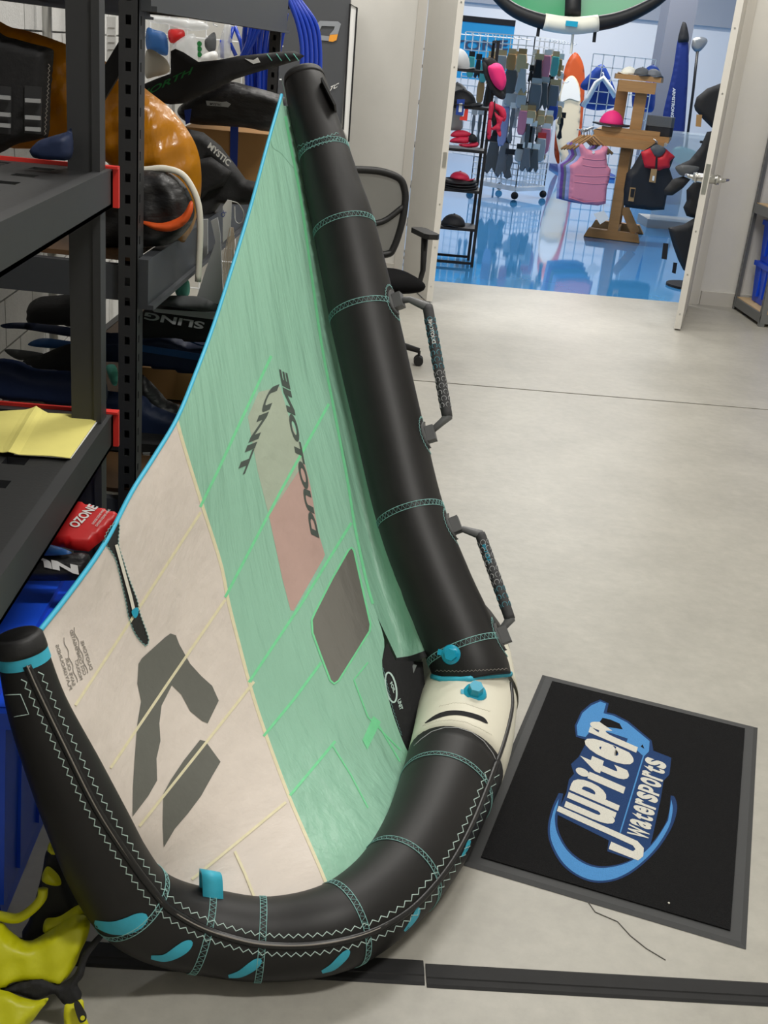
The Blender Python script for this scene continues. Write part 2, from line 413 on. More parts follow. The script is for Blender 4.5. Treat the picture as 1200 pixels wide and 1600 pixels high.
def zigzag(pxs, amp, period):
    pxs = dense(pxs, 2., False); out = []; s = 0; nxt = 0; sg = 1
    for i in range(1, len(pxs)):
        a, b = pxs[i-1], pxs[i]; d = math.hypot(b[0]-a[0], b[1]-a[1]) or 1e-6
        while nxt <= s+d:
            t = (nxt-s)/d; nx, ny = -(b[1]-a[1])/d, (b[0]-a[0])/d
            out.append((a[0]+(b[0]-a[0])*t+nx*amp*sg, a[1]+(b[1]-a[1])*t+ny*amp*sg)); sg = -sg; nxt += period
        s += d
    return out
def offset(pxs, k):
    out = []
    for i, p in enumerate(pxs):
        a, b = pxs[max(i-1, 0)], pxs[min(i+1, len(pxs)-1)]; d = math.hypot(b[0]-a[0], b[1]-a[1]) or 1
        out.append((p[0]-(b[1]-a[1])/d*k, p[1]+(b[0]-a[0])/d*k))
    return out
def dup(root, d=(0, 0, 0), label=None, rz=0., sc=None):
    r = root.copy(); COL.objects.link(r); r.location = root.location+Vector(d); r.rotation_euler.z += rz
    if sc: r.scale = sc
    if label: r['label'] = label
    for ch in root.children:
        c = ch.copy(); COL.objects.link(c); c.parent = r
        for g in ch.children:
            e = g.copy(); COL.objects.link(e); e.parent = c
    return r

# ================================================================== the setting
YW = 8.98
def quadbox(name, a, b, m, parent=None):
    o = MB().box(a, b).ob(name, m, parent); return struct(o) if parent is None else o
fl = MB().box((-2.2, -1.5, -.05), (5.2, 5.967, 0)).box((-2.2, 5.983, -.05), (5.2, YW, 0)).ob('floor', 'concrete'); struct(fl)
quadbox('floor_joint', (-2.2, 5.96, -.05), (5.2, 5.99, -.012), 'concrete_dark', fl)
MB().tube([atz(x, y, .001) for x, y in ((918, 1408), (930, 1425), (965, 1440), (985, 1462), (1010, 1482), (1040, 1500))], .0012, 5).ob('floor_thread', 'concrete_dark', fl)  # thin dark thread lying on the concrete
struct(MB().box((-4, YW, -.05), (12, 22.3, 0)).ob('floor', 'blue_floor'))
# left block wall
wl = MB().box((-1.46, -1.5, 0), (-1.372, YW, 5.0)).ob('wall_left', 'mortar'); struct(wl)
blk = MB().box((0, .005, .005), (.022, .395, .197)); bm_ = None
for j in range(15):
    for i in range(-1, 14):
        y0 = 3.3+i*.4+(.2 if j % 2 else 0)
        if y0+.4 > YW: continue
        if bm_ is None:
            bm_ = blk.ob('block', 'block', wl); bm_.location = (-1.372, y0, j*.2)
        else:
            c = bm_.copy(); COL.objects.link(c); c.location = (-1.372, y0, j*.2)
MB().tube([(-1.3, 5.05, 0), (-1.3, 5.05, 3)], .02, 10).ob('conduit', 'steel', wl, True)
# wall with the double doorway
quadbox('wall_back', (-1.46, YW, 0), (.40, YW+.14, 5.0), 'wall')
quadbox('wall_back', (2.86, YW, 0), (5.2, YW+.14, 5.0), 'wall')
quadbox('wall_back', (.40, YW, 2.6), (2.86, YW+.14, 5.0), 'wall')
quadbox('baseboard_right', (2.87, YW-.02, 0), (5.2, YW, .11), 'frame')
quadbox('baseboard_left', (-1.37, YW-.02, 0), (.38, YW, .11), 'frame')
tr = MB().box((.38, YW-.03, 0), (.45, YW+.16, 2.62)).ob('trim_1', 'frame'); struct(tr)
tr = MB().box((2.777, YW-.03, 0), (2.85, YW+.16, 2.62)).box((2.745, YW-.03, 0), (2.769, YW+.1, 2.62)).box((2.76, YW+.06, 0), (2.78, YW+.1, 2.62)).ob('trim_2', 'frame'); struct(tr)
def leaf(name, hinge, edge, t, face, side):
    h, e = Vector((*hinge, 0)), Vector((*edge, 0)); d = (e-h).normalized(); n = Vector((-d.y, d.x, 0)); H_ = 2.5
    z0 = Vector((0, 0, .012)); z1 = Vector((0, 0, H_))
    o = MB().bar(h+Vector((0, 0, .012+H_/2)), e-d*.004+Vector((0, 0, .012+H_/2)), t, H_).ob(name, face); struct(o)
    MB().bar(e-d*.004+Vector((0, 0, .012+H_/2)), e+Vector((0, 0, .012+H_/2)), t, H_).ob('edge_strip', 'door', o)
    for z in (.12, .4, .7, 1.6, 2.0): MB().disc(e+Vector((0, 0, z)), d, .006, .002, 8).ob('screw', 'steel', o)
    return o, d, n
dl, d_, n_ = leaf('door_1', (.475, 8.93), (.625, 8.10), .045, 'door', 1)
MB().bar(Vector((.6253, 8.098, 1.0)), Vector((.6255, 8.0965, 1.0)), .026, .10).ob('strike_plate', 'steel', dl)
dr, d_, n_ = leaf('door_2', (2.742, 8.90), (2.40, 7.885), .045, 'door', 1)
c = Vector((2.40, 7.885, 1.05))-d_*.06
lv = MB().disc(c-n_*.09, n_, .03, .18, 16).ob('lock_body', 'steel', dr, True)
MB().bar(Vector((2.40, 7.885, .95)), Vector((2.40, 7.885, 1.15))+d_*.001, .03, .004, up=d_).ob('latch_plate', 'steel', dr)
for s in (-1, 1):
    p = c+n_*s*.085
    lv2 = MB().disc(p-n_*s*.02, n_*s, .034, .012, 18).tube([p-n_*s*.02, p+n_*s*.035], .014, 10).tube([p+n_*s*.03, p+n_*s*.04-d_*.05, p+n_*s*.06-d_*.12], [.013, .013, .009], 10).ob('lever', 'steel', dr, True)
quadbox('wall_right', (5.2, -1.5, 0), (5.3, YW, 5.0), 'wall')
quadbox('wall_front', (-1.46, -1.6, 0), (5.3, -1.5, 5.0), 'wall')
quadbox('ceiling', (-1.46, -1.6, 5.0), (5.3, YW+.14, 5.1), 'ceiling')
# shop beyond
quadbox('wall_far', (-4, 22.2, 0), (12, 22.4, 2.62), 'wall_white')
quadbox('wall_far', (-4, 22.1, 2.62), (12, 22.4, 5), 'wall_grey')
quadbox('wall_shop_right', (9.5, YW, 0), (9.6, 22.2, 5), 'wall_white')
quadbox('wall_shop_left', (-3.6, YW, 0), (-3.5, 22.2, 5), 'wall_white')
quadbox('wall_shop_front', (-3.6, YW, 0), (-1.46, YW+.14, 5), 'wall_white')
quadbox('wall_shop_front', (5.2, YW, 0), (9.6, YW+.14, 5), 'wall_white')
quadbox('ceiling', (-3.6, YW, 5.0), (9.6, 22.4, 5.1), 'ceiling')
p0 = aty(1026, 140, 17.2); p1 = aty(1060, 140, 17.2)
struct(MB().box((p0.x-.02, 17.2, 0), (p1.x+.06, 17.7, 5)).ob('column', 'column'))

# ================================================================== the inflatable wing
WING = thing('inflatable_wing', 'inflatable green and beige hand wing with black tubes standing on its leading edge', 'wing', (.3, 2.4, 0))
le_px = [(35, 1020, 76, 1.85), (60, 1110, 92, 1.88), (105, 1215, 112, 1.92), (146, 1306, 124, 1.965), (172, 1360, 128, 2.0), (204, 1406, 130, 2.04), (248, 1436, 130, 2.08), (320, 1455, 128, 2.115), (420, 1467, 126, 2.13),
         (525, 1448, 133, 2.165), (603, 1394, 134, 2.265), (657, 1324, 140, 2.395), (692, 1247, 147, 2.545), (721, 1162, 156, 2.72), (733, 1085, 152, 2.92)]
le = [(*atd(x, y, d), wd*d/(2*F_PX)) for x, y, wd, d in le_px]
cy = le[-1][1]+.02
far = [(p[0]+.20*min(1, abs(p[1]-cy)/1.0), 2*cy-p[1], p[2], p[3]) for p in reversed(le[:-1])]
NL = 90
near_s = catmull(le, NL); LEN = catmull([near_s[-2], near_s[-1]]+far, 70)
def path_tube(rows, n=36, capn=5):
    """smooth tube with rounded ends; returns verts, faces, frames"""
    P = [Vector(r[:3]) for r in rows]; R = [r[3] for r in rows]
    return P, R
def frames(P):
    k = len(P); t = [(P[min(i+1, k-1)]-P[max(i-1, 0)]).normalized() for i in range(k)]
    u = Vector((0, 0, 1)); u = (u-t[0]*u.dot(t[0])).normalized(); out = []
    for i in range(k):
        u = (u-t[i]*u.dot(t[i])).normalized(); out.append((P[i], u.copy(), t[i].cross(u), t[i]))
    return out
def ring_cord(fr, R, i, r, m, parent, name='seam', lift=.0008, zig=0., n=90):
    P, u, w_, t = fr[i]; pts = []
    for j in range(n):
        a = 2*math.pi*j/n; pts.append(P+(u*math.cos(a)+w_*math.sin(a))*(R[i]+lift)+t*(zig*(1 if j % 2 else -1)))
    return MB().tube(pts, r, 4, closed=True)
def seam(fr, R, i, parent, m='stitch', wd=.006, r=.0009, n=90):
    mb = MB()
    for k in (-1, 1):
        P, u, w_, t = fr[i]; j = max(0, min(len(fr)-1, i))
        pts = [P+(u*math.cos(2*math.pi*q/60)+w_*math.sin(2*math.pi*q/60))*(R[i]+.0008)+t*k*wd for q in range(60)]
        mb.tube(pts, r, 4, closed=True)
    z = ring_cord(fr, R, i, r*.9, m, parent, zig=wd, n=n); mb.add(z.v, z.f)
    o = mb.ob('seam_stitching', m, parent, True); return o
nearP = [Vector(r[:3]) for r in near_s]; nearR = [float(r[3]) for r in near_s]
farP = [Vector(r[:3]) for r in LEN]; farR = [float(r[3]) for r in LEN]
nW = 82       # ring where the white centre panel begins (from the near side)
def idx(px):
    best = min(range(len(nearP)), key=lambda i: min(1e9, (Vector(project(nearP[i]))-Vector(px)).length)); return best
def project(P):
    v = Vector(P)-CAM; z = v.dot(FW); return (600+F_PX*v.dot(RT)/z, 800-F_PX*v.dot(UP)/z)
nW = idx((709, 1196))
# rounded tip
t0 = (nearP[0]-nearP[1]).normalized()
tipP = [nearP[0]+t0*.034, nearP[0]+t0*.028, nearP[0]+t0*.012]; tipR = [nearR[0]*.80, nearR[0]*.94, nearR[0]*.99]
LE_ = MB().tube(tipP+nearP[:nW+1], tipR+nearR[:nW+1], 40).ob('leading_edge', 'tube', WING, True); LE_['label'] = 'black curved leading edge tube'
wp = nearP[nW:]+farP[3:9]; wr = nearR[nW:]+farR[3:9]
WC = MB().tube(wp, wr, 40).ob('centre_panel', 'white_dacron', WING, True); WC['label'] = 'white centre section of the leading edge'
tf = (farP[-1]-farP[-2]).normalized()
MB().tube(farP[8:]+[farP[-1]+tf*.012], farR[8:]+[farR[-1]*.8], 32).ob('leading_edge', 'tube', WING, True)
frN = frames(nearP); frF = frames(farP)
for p in ((204, 1406), (308, 1450), (413, 1470), (543, 1440), (630, 1365), (697, 1235)):
    seam(frN, nearR, idx(p), LE_, 'stitch')
for i in (16, 26, 36, 46): seam(frF, farR, i, WC, 'stitch')
# tip collar and cap
MB().tube([nearP[0]+t0*.004]+nearP[:2], [nearR[0]+.0015]+[r+.0015 for r in nearR[:2]], 40, cap=False).ob('tip_collar', 'teal', LE_, True)
MB().tube(tipP+[nearP[0]+t0*.003], [r+.002 for r in tipR+[nearR[0]]], 40).ob('tip_cap', 'tube_cap', LE_, True)
def bvh_of(*obs):
    V_ = []; Fs = []
    for o in obs:
        n = len(V_); off = wloc(o); V_ += [v.co+off for v in o.data.vertices]; Fs += [[i+n for i in p.vertices] for p in o.data.polygons]
    return BVHTree.FromPolygons(V_, Fs)
LEB = draper(bvh_of(LE_, WC), 2.3)
zipx = [(42, 1040), (60, 1080), (100, 1163), (150, 1262), (205, 1347), (235, 1387), (262, 1418), (310, 1447), (360, 1465), (413, 1476), (480, 1477), (545, 1467), (600, 1447), (650, 1413), (700, 1355), (735, 1293), (761, 1230), (776, 1190)]
zips = smoothpoly(zipx, 120, False)
cord('zip_piping', zips, LEB, .0075, 'piping', LE_, off=-.001, n=8)
cord('zip_stitching', zips, LEB, .0014, 'grey_print', LE_, off=.0062, n=5)
for k in (-15, 14):
    q = [tuple(np.array(z_)+(np.array(o_)-np.array(z_))*(1 if i_ < 70 else 1-.5*(i_-70)/50)) for i_, (z_, o_) in enumerate(zip(zips, offset(zips, k)))]; cord('zigzag_stitching', zigzag(q[3:-2], 3.2, 7.5), LEB, .0011, 'stitch_white', LE_, off=.0008, n=4, step=50)
cord('edge_piping', smoothpoly([(775, 1194), (786, 1163), (795, 1130), (800, 1100), (798, 1068)], 24, False), LEB, .006, 'piping', WC, off=0, n=8)
def patch(name, pts, m, parent, fn, off=.0015, step=6, label=None, sm=True):
    o = sheet(name, smoothpoly(pts) if sm else pts, fn, m, parent, step, off)
    if label: o['label'] = label
    return o
def lozenge(c, wd):
    c2 = catmull([(*p, w_) for p, w_ in zip(c, wd)], 24); pl_ = [tuple(q[:2]) for q in c2]; A_, B_ = [], []
    for i, q in enumerate(c2):
        l_ = (pl_[min(i+1, 23)][0]-pl_[max(i-1, 0)][0], pl_[min(i+1, 23)][1]-pl_[max(i-1, 0)][1]); d = math.hypot(*l_); k = q[2]/2*math.sqrt(max(.02, 1-max(0, (i-18)/5.2)**2))
        A_.append((q[0]-l_[1]/d*k, q[1]+l_[0]/d*k)); B_.append((q[0]+l_[1]/d*k, q[1]-l_[0]/d*k))
    return A_+B_[::-1]
for c_, w_ in (([(147, 1443), (175, 1450), (202, 1446), (230, 1431)], (10, 20, 26, 23)), ([(236, 1496), (258, 1497), (280, 1486), (300, 1471)], (6, 12, 18, 16)), ([(357, 1526), (375, 1522), (393, 1511), (408, 1499)], (5, 11, 15, 13)),
               ([(503, 1519), (520, 1511), (535, 1497), (546, 1485)], (5, 11, 13, 10)), ([(632, 1455), (642, 1443), (650, 1430), (655, 1418)], (3, 7, 9, 7)), ([(722, 1338), (728, 1328), (732, 1318), (734, 1312)], (3, 5, 6, 5))):
    patch('wear_patch', lozenge(c_, w_), 'teal', LE_, LEB, step=4, sm=False)
patch('logo_patch', [(8, 1086), (32, 1085), (45, 1116), (22, 1120)], 'tube_cap', LE_, LEB, sm=False)
cord('patch_outline', [(8, 1086), (32, 1085), (45, 1116), (22, 1120)], LEB, .0008, 'stitch_white', LE_, off=.0015, n=4)
# slot, seams and valve on the white panel
C3 = lambda p: crop(p, 560, 960, 4.2857)
patch('hand_slot', C3([(450, 720), (520, 670), (600, 645), (690, 645), (780, 665), (840, 690), (865, 722), (858, 730), (790, 702), (690, 676), (600, 677), (520, 700), (456, 727)]), 'gap', WC, LEB, step=4)
for pts in (C3([(430, 745), (520, 715), (620, 705), (720, 720), (820, 765), (900, 810)]), C3([(540, 615), (640, 590), (720, 595), (800, 625), (890, 650)])):
    cord('panel_seam', zigzag(pts, .8, 2.5), LEB, .0007, 'cream', WC, off=.0006, n=4, step=50)
cord('panel_edge', C3([(372, 880), (420, 835), (490, 785), (580, 757), (670, 760), (760, 790), (840, 850), (900, 930), (925, 985)]), LEB, .0012, 'light_grey', WC, off=.0006, n=4)

# strut
st_px = [(474, 118, 60, 3.31), (480, 142, 68, 3.30), (492, 190, 74, 3.285), (506, 238, 80, 3.265), (522, 300, 90, 3.24), (538, 357, 98, 3.22), (570, 502, 107, 3.16), (604, 650, 107, 3.08), (640, 800, 108, 3.0), (680, 910, 113, 2.93), (712, 985, 118, 2.885), (735, 1045, 120, 2.85), (741, 1066, 118, 2.84)]
st = catmull([(*atd(x, y, d), wd*d/(2*F_PX)) for x, y, wd, d in st_px], 80)
sP = [Vector(r[:3]) for r in st]; sR = [float(r[3]) for r in st]
ST = MB().tube(sP, sR, 40).ob('strut', 'tube', WING, True); ST['label'] = 'black centre strut tube carrying the handles'
frS = frames(sP)
def sidx(px): return min(range(len(sP)), key=lambda i: (Vector(project(sP[i]))-Vector(px)).length)
for p in ((506, 237), (538, 357), (570, 501), (639, 800), (727, 1018)): seam(frS, sR, sidx(p), ST, 'stitch', .0075, .001)
i0 = sidx((478, 130)); MB().tube([sP[0]+(sP[0]-sP[1])*.5]+sP[:4], [sR[0]*.75]+[r+.002 for r in sR[:4]], 36).ob('strut_cap', 'tube_cap', ST, True)
STB = draper(bvh_of(ST), 3.0)
for pts in ([(464, 229), (498, 217), (530, 207)], [(465, 237), (498, 226), (531, 216)]):
    cord('zigzag_stitching', zigzag(pts, 1.5, 3.4), STB, .0009, 'stitch', ST, off=.0008, n=4, step=50)
cord('junction_band', [(676, 1057), (690, 1062), (720, 1062), (760, 1058), (797, 1053)], draper(bvh_of(ST, WC), 2.8), .008, 'teal', ST, off=-.002, n=8)
cord('zigzag_stitching', zigzag([(680, 1048), (720, 1049), (760, 1047), (795, 1045)], 1.2, 3), STB, .0008, 'grey_print', ST, off=.001, n=4, step=50)
a, b = atd(503, 128, 3.25), atd(524, 170, 3.24)
MB().bar(a, b, .05, .006, up=RT).ob('pull_tab', 'tube_cap', ST)
def valve(px, fn, nrm_, parent, big):
    c = fn(*px); n = Vector(nrm_).normalized(); k = 1.15 if big else 1.
    o = MB().disc(c-n*.004, n, .026*k, .010, 24, .023*k).ob('valve', 'teal_plastic', parent, True)
    MB().disc(c+n*.006, n, .017*k, .022 if big else .014, 6, .015*k).ob('valve_cap', 'teal_plastic', o)
    u = n.cross(Vector((0, 0, 1))).normalized()
    MB().bar(c+n*.004-u*.02, c+n*.004+u*.034-n*.004, .014, .005, up=n).ob('valve_strap', 'teal_plastic', o)
valve((705, 1023), STB, (CAM-atd(705, 1023, 2.8)).normalized()-RT*.15, ST, False)
valve((742, 1083), LEB, Vector((0, -.35, .95)), WC, True)

# boom handles
def handle(px_m1, px_arm, px_g0, px_g1, px_m2, d0, d1, ring_a, ring_b, txt):
    h = MB(); g = lambda p, t: atd(p[0], p[1], d0+(d1-d0)*t)
    A, Bq, G0, G1, E_ = g(px_m1, 0), g(px_arm, .1), g(px_g0, .12), g(px_g1, .9), g(px_m2, 1)
    rr = 8.4*d0/F_PX
    H_ = MB().tube([G0, G0+(G1-G0)*.04, G0+(G1-G0)*.96, G1], [rr*.95, rr, rr, rr*.95], 18).ob('handle', 'grip', ST, True)
    MB().tube([A, Bq, G0+(G1-G0)*.01, G0+(G1-G0)*.05], [rr*.62, rr*.62, rr*.9, rr*.99], 12).ob('handle_arm', 'grey_plastic', H_, True)
    MB().tube([E_, G1+(E_-G1)*.25, G1, G1-(G1-G0)*.06], [rr*.55, rr*.7, rr*.95, rr*.99], 12).ob('handle_arm', 'grey_plastic', H_, True)
    for P_ in (A, E_):
        i = min(range(len(sP)), key=lambda k: (sP[k]-P_).length); ax = frS[i][3]; n = (P_-sP[i]); n = (n-ax*n.dot(ax)).normalized(); c = sP[i]+n*sR[i]
        w_ = ax.cross(n).normalized()
        pl_ = [c+ax*(.038*math.cos(q*math.pi/10))+w_*(.03*math.sin(q*math.pi/10))-n*.004*abs(math.sin(q*math.pi/10))*2 for q in range(20)]
        MB().ext(pl_, n*.007).ob('handle_plate', 'grey_plastic', H_)
        MB().bar(c-ax*.021+n*.014, c+ax*.021+n*.014, .03, .024, up=n).ob('handle_mount', 'grey_plastic', H_)
        q = [c+ax*(.052*math.cos(k*math.pi/14))+w_*(.042*math.sin(k*math.pi/14)) for k in range(29)]
        zz = []
        for k in range(58):
            an = k*2*math.pi/58; rad_ = 1+(.05 if k % 2 else -.05); p_ = c+ax*(.052*rad_*math.cos(an))+w_*(.043*rad_*math.sin(an)); v = p_-sP[i]; al = v.dot(ax); v = v-ax*al
            zz.append(sP[i]+ax*al+v.normalized()*(sR[i]+.001))
        MB().tube(zz, .0008, 4, closed=True).ob('mount_stitching', 'stitch', H_)
    d = G1-G0; ax = d.normalized(); toc = (CAM-G0); toc = (toc-ax*toc.dot(ax)).normalized(); sd = ax.cross(toc)
    def onGrip(s, ang): return G0+d*s+(toc*math.cos(ang)+sd*math.sin(ang))*(rr+.0006)
    for (s0, s1, mm) in (ring_a, ring_b):
        mb = MB(); n = max(2, int((s1-s0)*d.length/.0175))
        for k in range(n):
            for j in range(5):
                an = j*math.pi/2.5+(k % 2)*math.pi/5; s = s0+(s1-s0)*k/n
                pts = [onGrip(s+.0068*math.cos(q*.5+.6)/d.length, an+.46*math.sin(q*.5+.6)) for q in range(11)]
                mb.tube(pts, .0009, 3)
        mb.ob('grip_print', mm, H_)
    V_, Fc = glyphs('DUOTONE', .02); x1 = max(p[0] for p in V_); ww = .27
    P_ = [onGrip(.36-.22*(x/x1), -(y-.36)*.9) for x, y in V_]
    mb = MB().add(P_, Fc); mb.ob('grip_lettering', txt, H_)
    return H_
handle((622, 470), (640, 468), (668, 478), (699, 652), (668, 679), 3.13, 3.04, (.14, .62, 'teal_print'), (.62, .96, 'light_grey'), 'white_print')
handle((705, 829), (724, 827), (750, 834), (797, 968), (771, 999), 2.96, 2.86, (.12, .66, 'light_grey'), (.66, .93, 'teal_print'), 'teal_plastic')

# canopy (near half): depth of the cloth from its edges, smooth in between
def sdep(y): return float(np.interp(y, [p[1] for p in st_px], [p[3] for p in st_px]))
te_px = [(57, 992), (110, 925), (163, 850), (205, 770), (240, 715), (276, 655), (305, 585), (333, 510), (362, 420), (390, 328), (418, 225), (440, 148)]
te = smoothpoly(te_px, 60, False)
edge_px = [(440, 148), (452, 215), (470, 310), (487, 430), (503, 540), (524, 650), (543, 750), (556, 830), (577, 925), (600, 998), (597, 1040), (610, 1102), (627, 1152), (640, 1180)]
le_in = [(75, 1008), (120, 1105), (165, 1210), (205, 1305), (238, 1372), (300, 1396), (385, 1405), (440, 1407), (500, 1395), (560, 1352), (602, 1292), (630, 1220), (640, 1180)]
def ledep(p):
    i = min(range(NL), key=lambda k: (Vector(project(nearP[k]))-Vector(p)).length); return (nearP[i]-CAM).dot(FW)
ctl = [(x, y, d) for (x, y), d in zip(te_px, np.interp(np.linspace(0, 1, len(te_px))**1.05, [0, .5, 1], [1.87, 2.5, 3.26]))]
ctl += [(x, y, sdep(y)-.03) for x, y in edge_px[1:-4]]+[(597, 1040, 2.80), (610, 1102, 2.76), (627, 1152, 2.74), (645, 1190, 2.72)]
ctl += [(x, y, ledep((x, y))+.045) for x, y in le_in[1:5]]+[(x, y, ledep((x, y))+.02) for x, y in le_in[5:-2]]
ctl += [(330, 850, 2.49), (230, 1080, 2.18), (420, 1150, 2.43), (430, 600, 2.90), (480, 1000, 2.66)]
cp = np.array(ctl); n_c = len(cp)
def tk(r2): return np.where(r2 > 0, r2*np.log(np.maximum(r2, 1e-12)), 0)
X = cp[:, :2]/500.; K = tk(((X[:, None]-X[None])**2).sum(-1))+np.eye(n_c)*1e-3; Pm = np.c_[np.ones(n_c), X]
sol = np.linalg.solve(np.block([[K, Pm], [Pm.T, np.zeros((3, 3))]]), np.r_[cp[:, 2], 0, 0, 0])
def cdep(x, y):
    q = np.array([x/500., y/500.]); return float(tk(((X-q)**2).sum(1)) @ sol[:n_c] + sol[n_c]+sol[n_c+1]*q[0]+sol[n_c+2]*q[1])
def cloth(x, y): return atd(x, y, cdep(x, y))
inner = [(52, 1015), (95, 1120), (140, 1225), (185, 1325), (228, 1395), (300, 1425), (385, 1432), (445, 1434), (510, 1420), (578, 1372), (622, 1305), (655, 1225), (658, 1185)]
mid_px = [(276, 655), (290, 705), (318, 795), (345, 880), (357, 940), (372, 1000), (395, 1085), (420, 1160), (452, 1245), (480, 1310), (505, 1368), (520, 1410)]
mids = smoothpoly(mid_px, 40, False)
i_te = min(range(len(te)), key=lambda i: abs(te[i][0]-276)+abs(te[i][1]-655))
inner_s = smoothpoly(inner, 60, False)
i_in = min(range(len(inner_s)), key=lambda i: abs(inner_s[i][0]-520)+abs(inner_s[i][1]-1410))
edge_s = smoothpoly(edge_px, 50, False)
beige_poly = te[:i_te]+mids+list(reversed(inner_s[:i_in]))
green_poly = te[i_te+1:]+edge_s[1:]+list(reversed(inner_s[i_in+1:]))+list(reversed(mids))
BE = sheet('canopy_panel', beige_poly, cloth, 'beige', WING, 12); BE['label'] = 'beige translucent canopy panel near the wing tip'
GR = sheet('canopy_panel', green_poly, cloth, 'green', WING, 12); GR['label'] = 'green translucent canopy panel beside the strut'
def band(name, pts, wd, m, parent, off=.0015, fn=cloth, step=9):
    pts = dense(pts, step, False); a, b = offset(pts, wd/2), offset(pts, -wd/2); P = []
    for p, q in zip(a, b):
        for r in (p, q):
            v = fn(*r); P.append(v+(CAM-v).normalized()*off)
    return mk(name, P, [(2*i, 2*i+1, 2*i+3, 2*i+2) for i in range(len(pts)-1)], m, parent, True)
TEo = []
for x, y in te:
    TEo.append(cloth(x, y))
MB().tube(TEo, [.0048]*len(TEo), 8).ob('trailing_edge_tape', 'te_tape', WING, True)['label'] = 'bright blue trailing edge tape'
for l in ([(424, 556), (380, 650), (340, 737), (313, 792)], [(514, 631), (440, 765), (352, 933)], [(549, 817), (470, 945), (389, 1066)], [(502, 1035), (460, 1092), (412, 1150)], [(524, 1158), (485, 1205), (453, 1243)]):
    band('seam_tape', l, 4.2, 'green_bright', GR)
for l in ([(314, 800), (216, 952), (118, 1102)], [(352, 937), (262, 1068), (173, 1200)], [(397, 1065), (308, 1178), (218, 1291)], [(447, 1253), (372, 1315), (300, 1374)], [(367, 1330), (383, 1365), (397, 1400)]):
    band('seam_tape', l, 4.2, 'beige_tape', BE, .0022)
band('joint_tape', mids, 5, 'beige_tape', BE, .0012)
band('edge_tape', edge_s[2:-18], 4, 'green_bright', GR, .0016)
for l in ([(575, 1035), (553, 1062), (575, 1120), (626, 1172)], [(590, 1130), (625, 1190)], [(520, 1165), (548, 1210), (575, 1262)]):
    band('reinforcement_seam', l, 2.2, 'green_bright', GR, .0018)
patch('corner_patch', [(439, 160), (446, 200), (455, 245), (459, 262), (440, 240), (424, 222)], 'green', GR, cloth, .002, 8)
patch('tape_tab', crop([(100, 680), (150, 720), (60, 905), (28, 840)], 560, 960, 4.2857), 'green_bright', GR, cloth, .002, 8, sm=False)
C7 = lambda p: crop(p, 60, 800, 2.909)
patch('logo_patch', C7([(455, 690), (470, 665), (575, 570), (600, 552), (625, 560), (640, 600), (690, 690), (740, 745), (790, 790), (820, 857), (770, 960), (745, 950), (690, 905), (650, 830), (607, 787), (560, 880), (550, 960), (555, 1040), (537, 1120), (540, 1220), (500, 1290), (428, 1385), (430, 1250), (437, 1130), (445, 1020), (450, 960), (467, 860), (450, 780)]), 'grey_patch', BE, cloth, .0014, 10, sm=False)
patch('logo_patch', C7([(735, 1035), (760, 1042), (828, 1135), (790, 1200), (740, 1290), (680, 1370), (620, 1440), (570, 1525), (565, 1420), (568, 1280), (600, 1220), (660, 1130)]), 'grey_patch', BE, cloth, .0014, 10, sm=False)
C6 = lambda p: crop(p, 340, 540, 2.963)
patch('sage_patch', C6([(190, 215), (290, 190), (330, 330), (395, 480), (402, 535), (238, 790), (185, 580), (140, 330)]), 'sage_patch', GR, cloth, .0008, 10, sm=False)
patch('pink_patch', C6([(238, 790), (290, 710), (402, 538), (430, 650), (465, 860), (497, 968), (490, 985), (352, 1228), (338, 1225), (300, 1080)]), 'pink_patch', GR, cloth, .0008, 10, sm=False)
patch('window', C6([(605, 948), (620, 935), (632, 950), (672, 1130), (708, 1290), (704, 1322), (640, 1425), (560, 1552), (540, 1565), (522, 1550), (480, 1440), (440, 1330), (436, 1270), (450, 1238), (530, 1080)]), 'window', GR, cloth, .0014, 10, 'smoky clear window panel', sm=False)
wn = C6([(605, 948), (620, 935), (632, 950), (672, 1130), (708, 1290), (704, 1322), (640, 1425), (560, 1552), (540, 1565), (522, 1550), (480, 1440), (440, 1330), (436, 1270), (450, 1238), (530, 1080), (605, 948)])
band('window_hem', wn, 3, 'green_bright', GR, .002)
lettering('brand_lettering', 'DUOTONE', (487, 835), (-50, -258), (12, 6), cloth, 'dark_print', GR, .002, bold=.05)
lettering('model_lettering', 'UNIT', (422, 606), (-54, 140), (15, -6), cloth, 'dark_print', GR, .002, bold=.04)
for t_, a, b in (('PLAYGROUNDS', (109, 1078), (87, 1008)), ('SAVE OUR', (114, 1072), (102, 1028)), ('PRODUCT', (125, 1063), (117, 1031)), ('CO2 COMPENSATED', (131, 1055), (109, 985)), ('DUOTONE', (141, 1047), (126, 1002))):
    lettering('slogan_lettering', t_, a, (b[0]-a[0], b[1]-a[1]), (4.6, -1.8), cloth, 'grey_print', BE, .002, bold=.02)
for a, b in (((121, 1066), (99, 996)), ((137, 1052), (115, 980))):
    cord('slogan_wave', [(a[0]+(b[0]-a[0])*t+1.2*math.sin(t*20), a[1]+(b[1]-a[1])*t) for t in np.linspace(0, 1, 26)], cloth, .0007, 'grey_print', BE, off=.002, n=4)
C6b = lambda p: crop(p, 0, 760, 3.4286)
stp = C6b([(630, 182), (640, 215), (635, 310), (662, 400), (690, 490), (735, 610), (750, 680), (795, 810), (790, 845), (775, 850), (725, 790), (690, 700), (675, 620), (648, 500), (620, 390), (590, 340), (560, 290), (585, 225)])
SPt = patch('strap_patch', stp, 'tube_cap', BE, cloth, .002, 7, 'black strap patch with pale elastic')
cord('patch_outline', zigzag(smoothpoly(stp+[stp[0]], 80, False), 1, 3), cloth, .0007, 'stitch', SPt, off=.004, n=4)
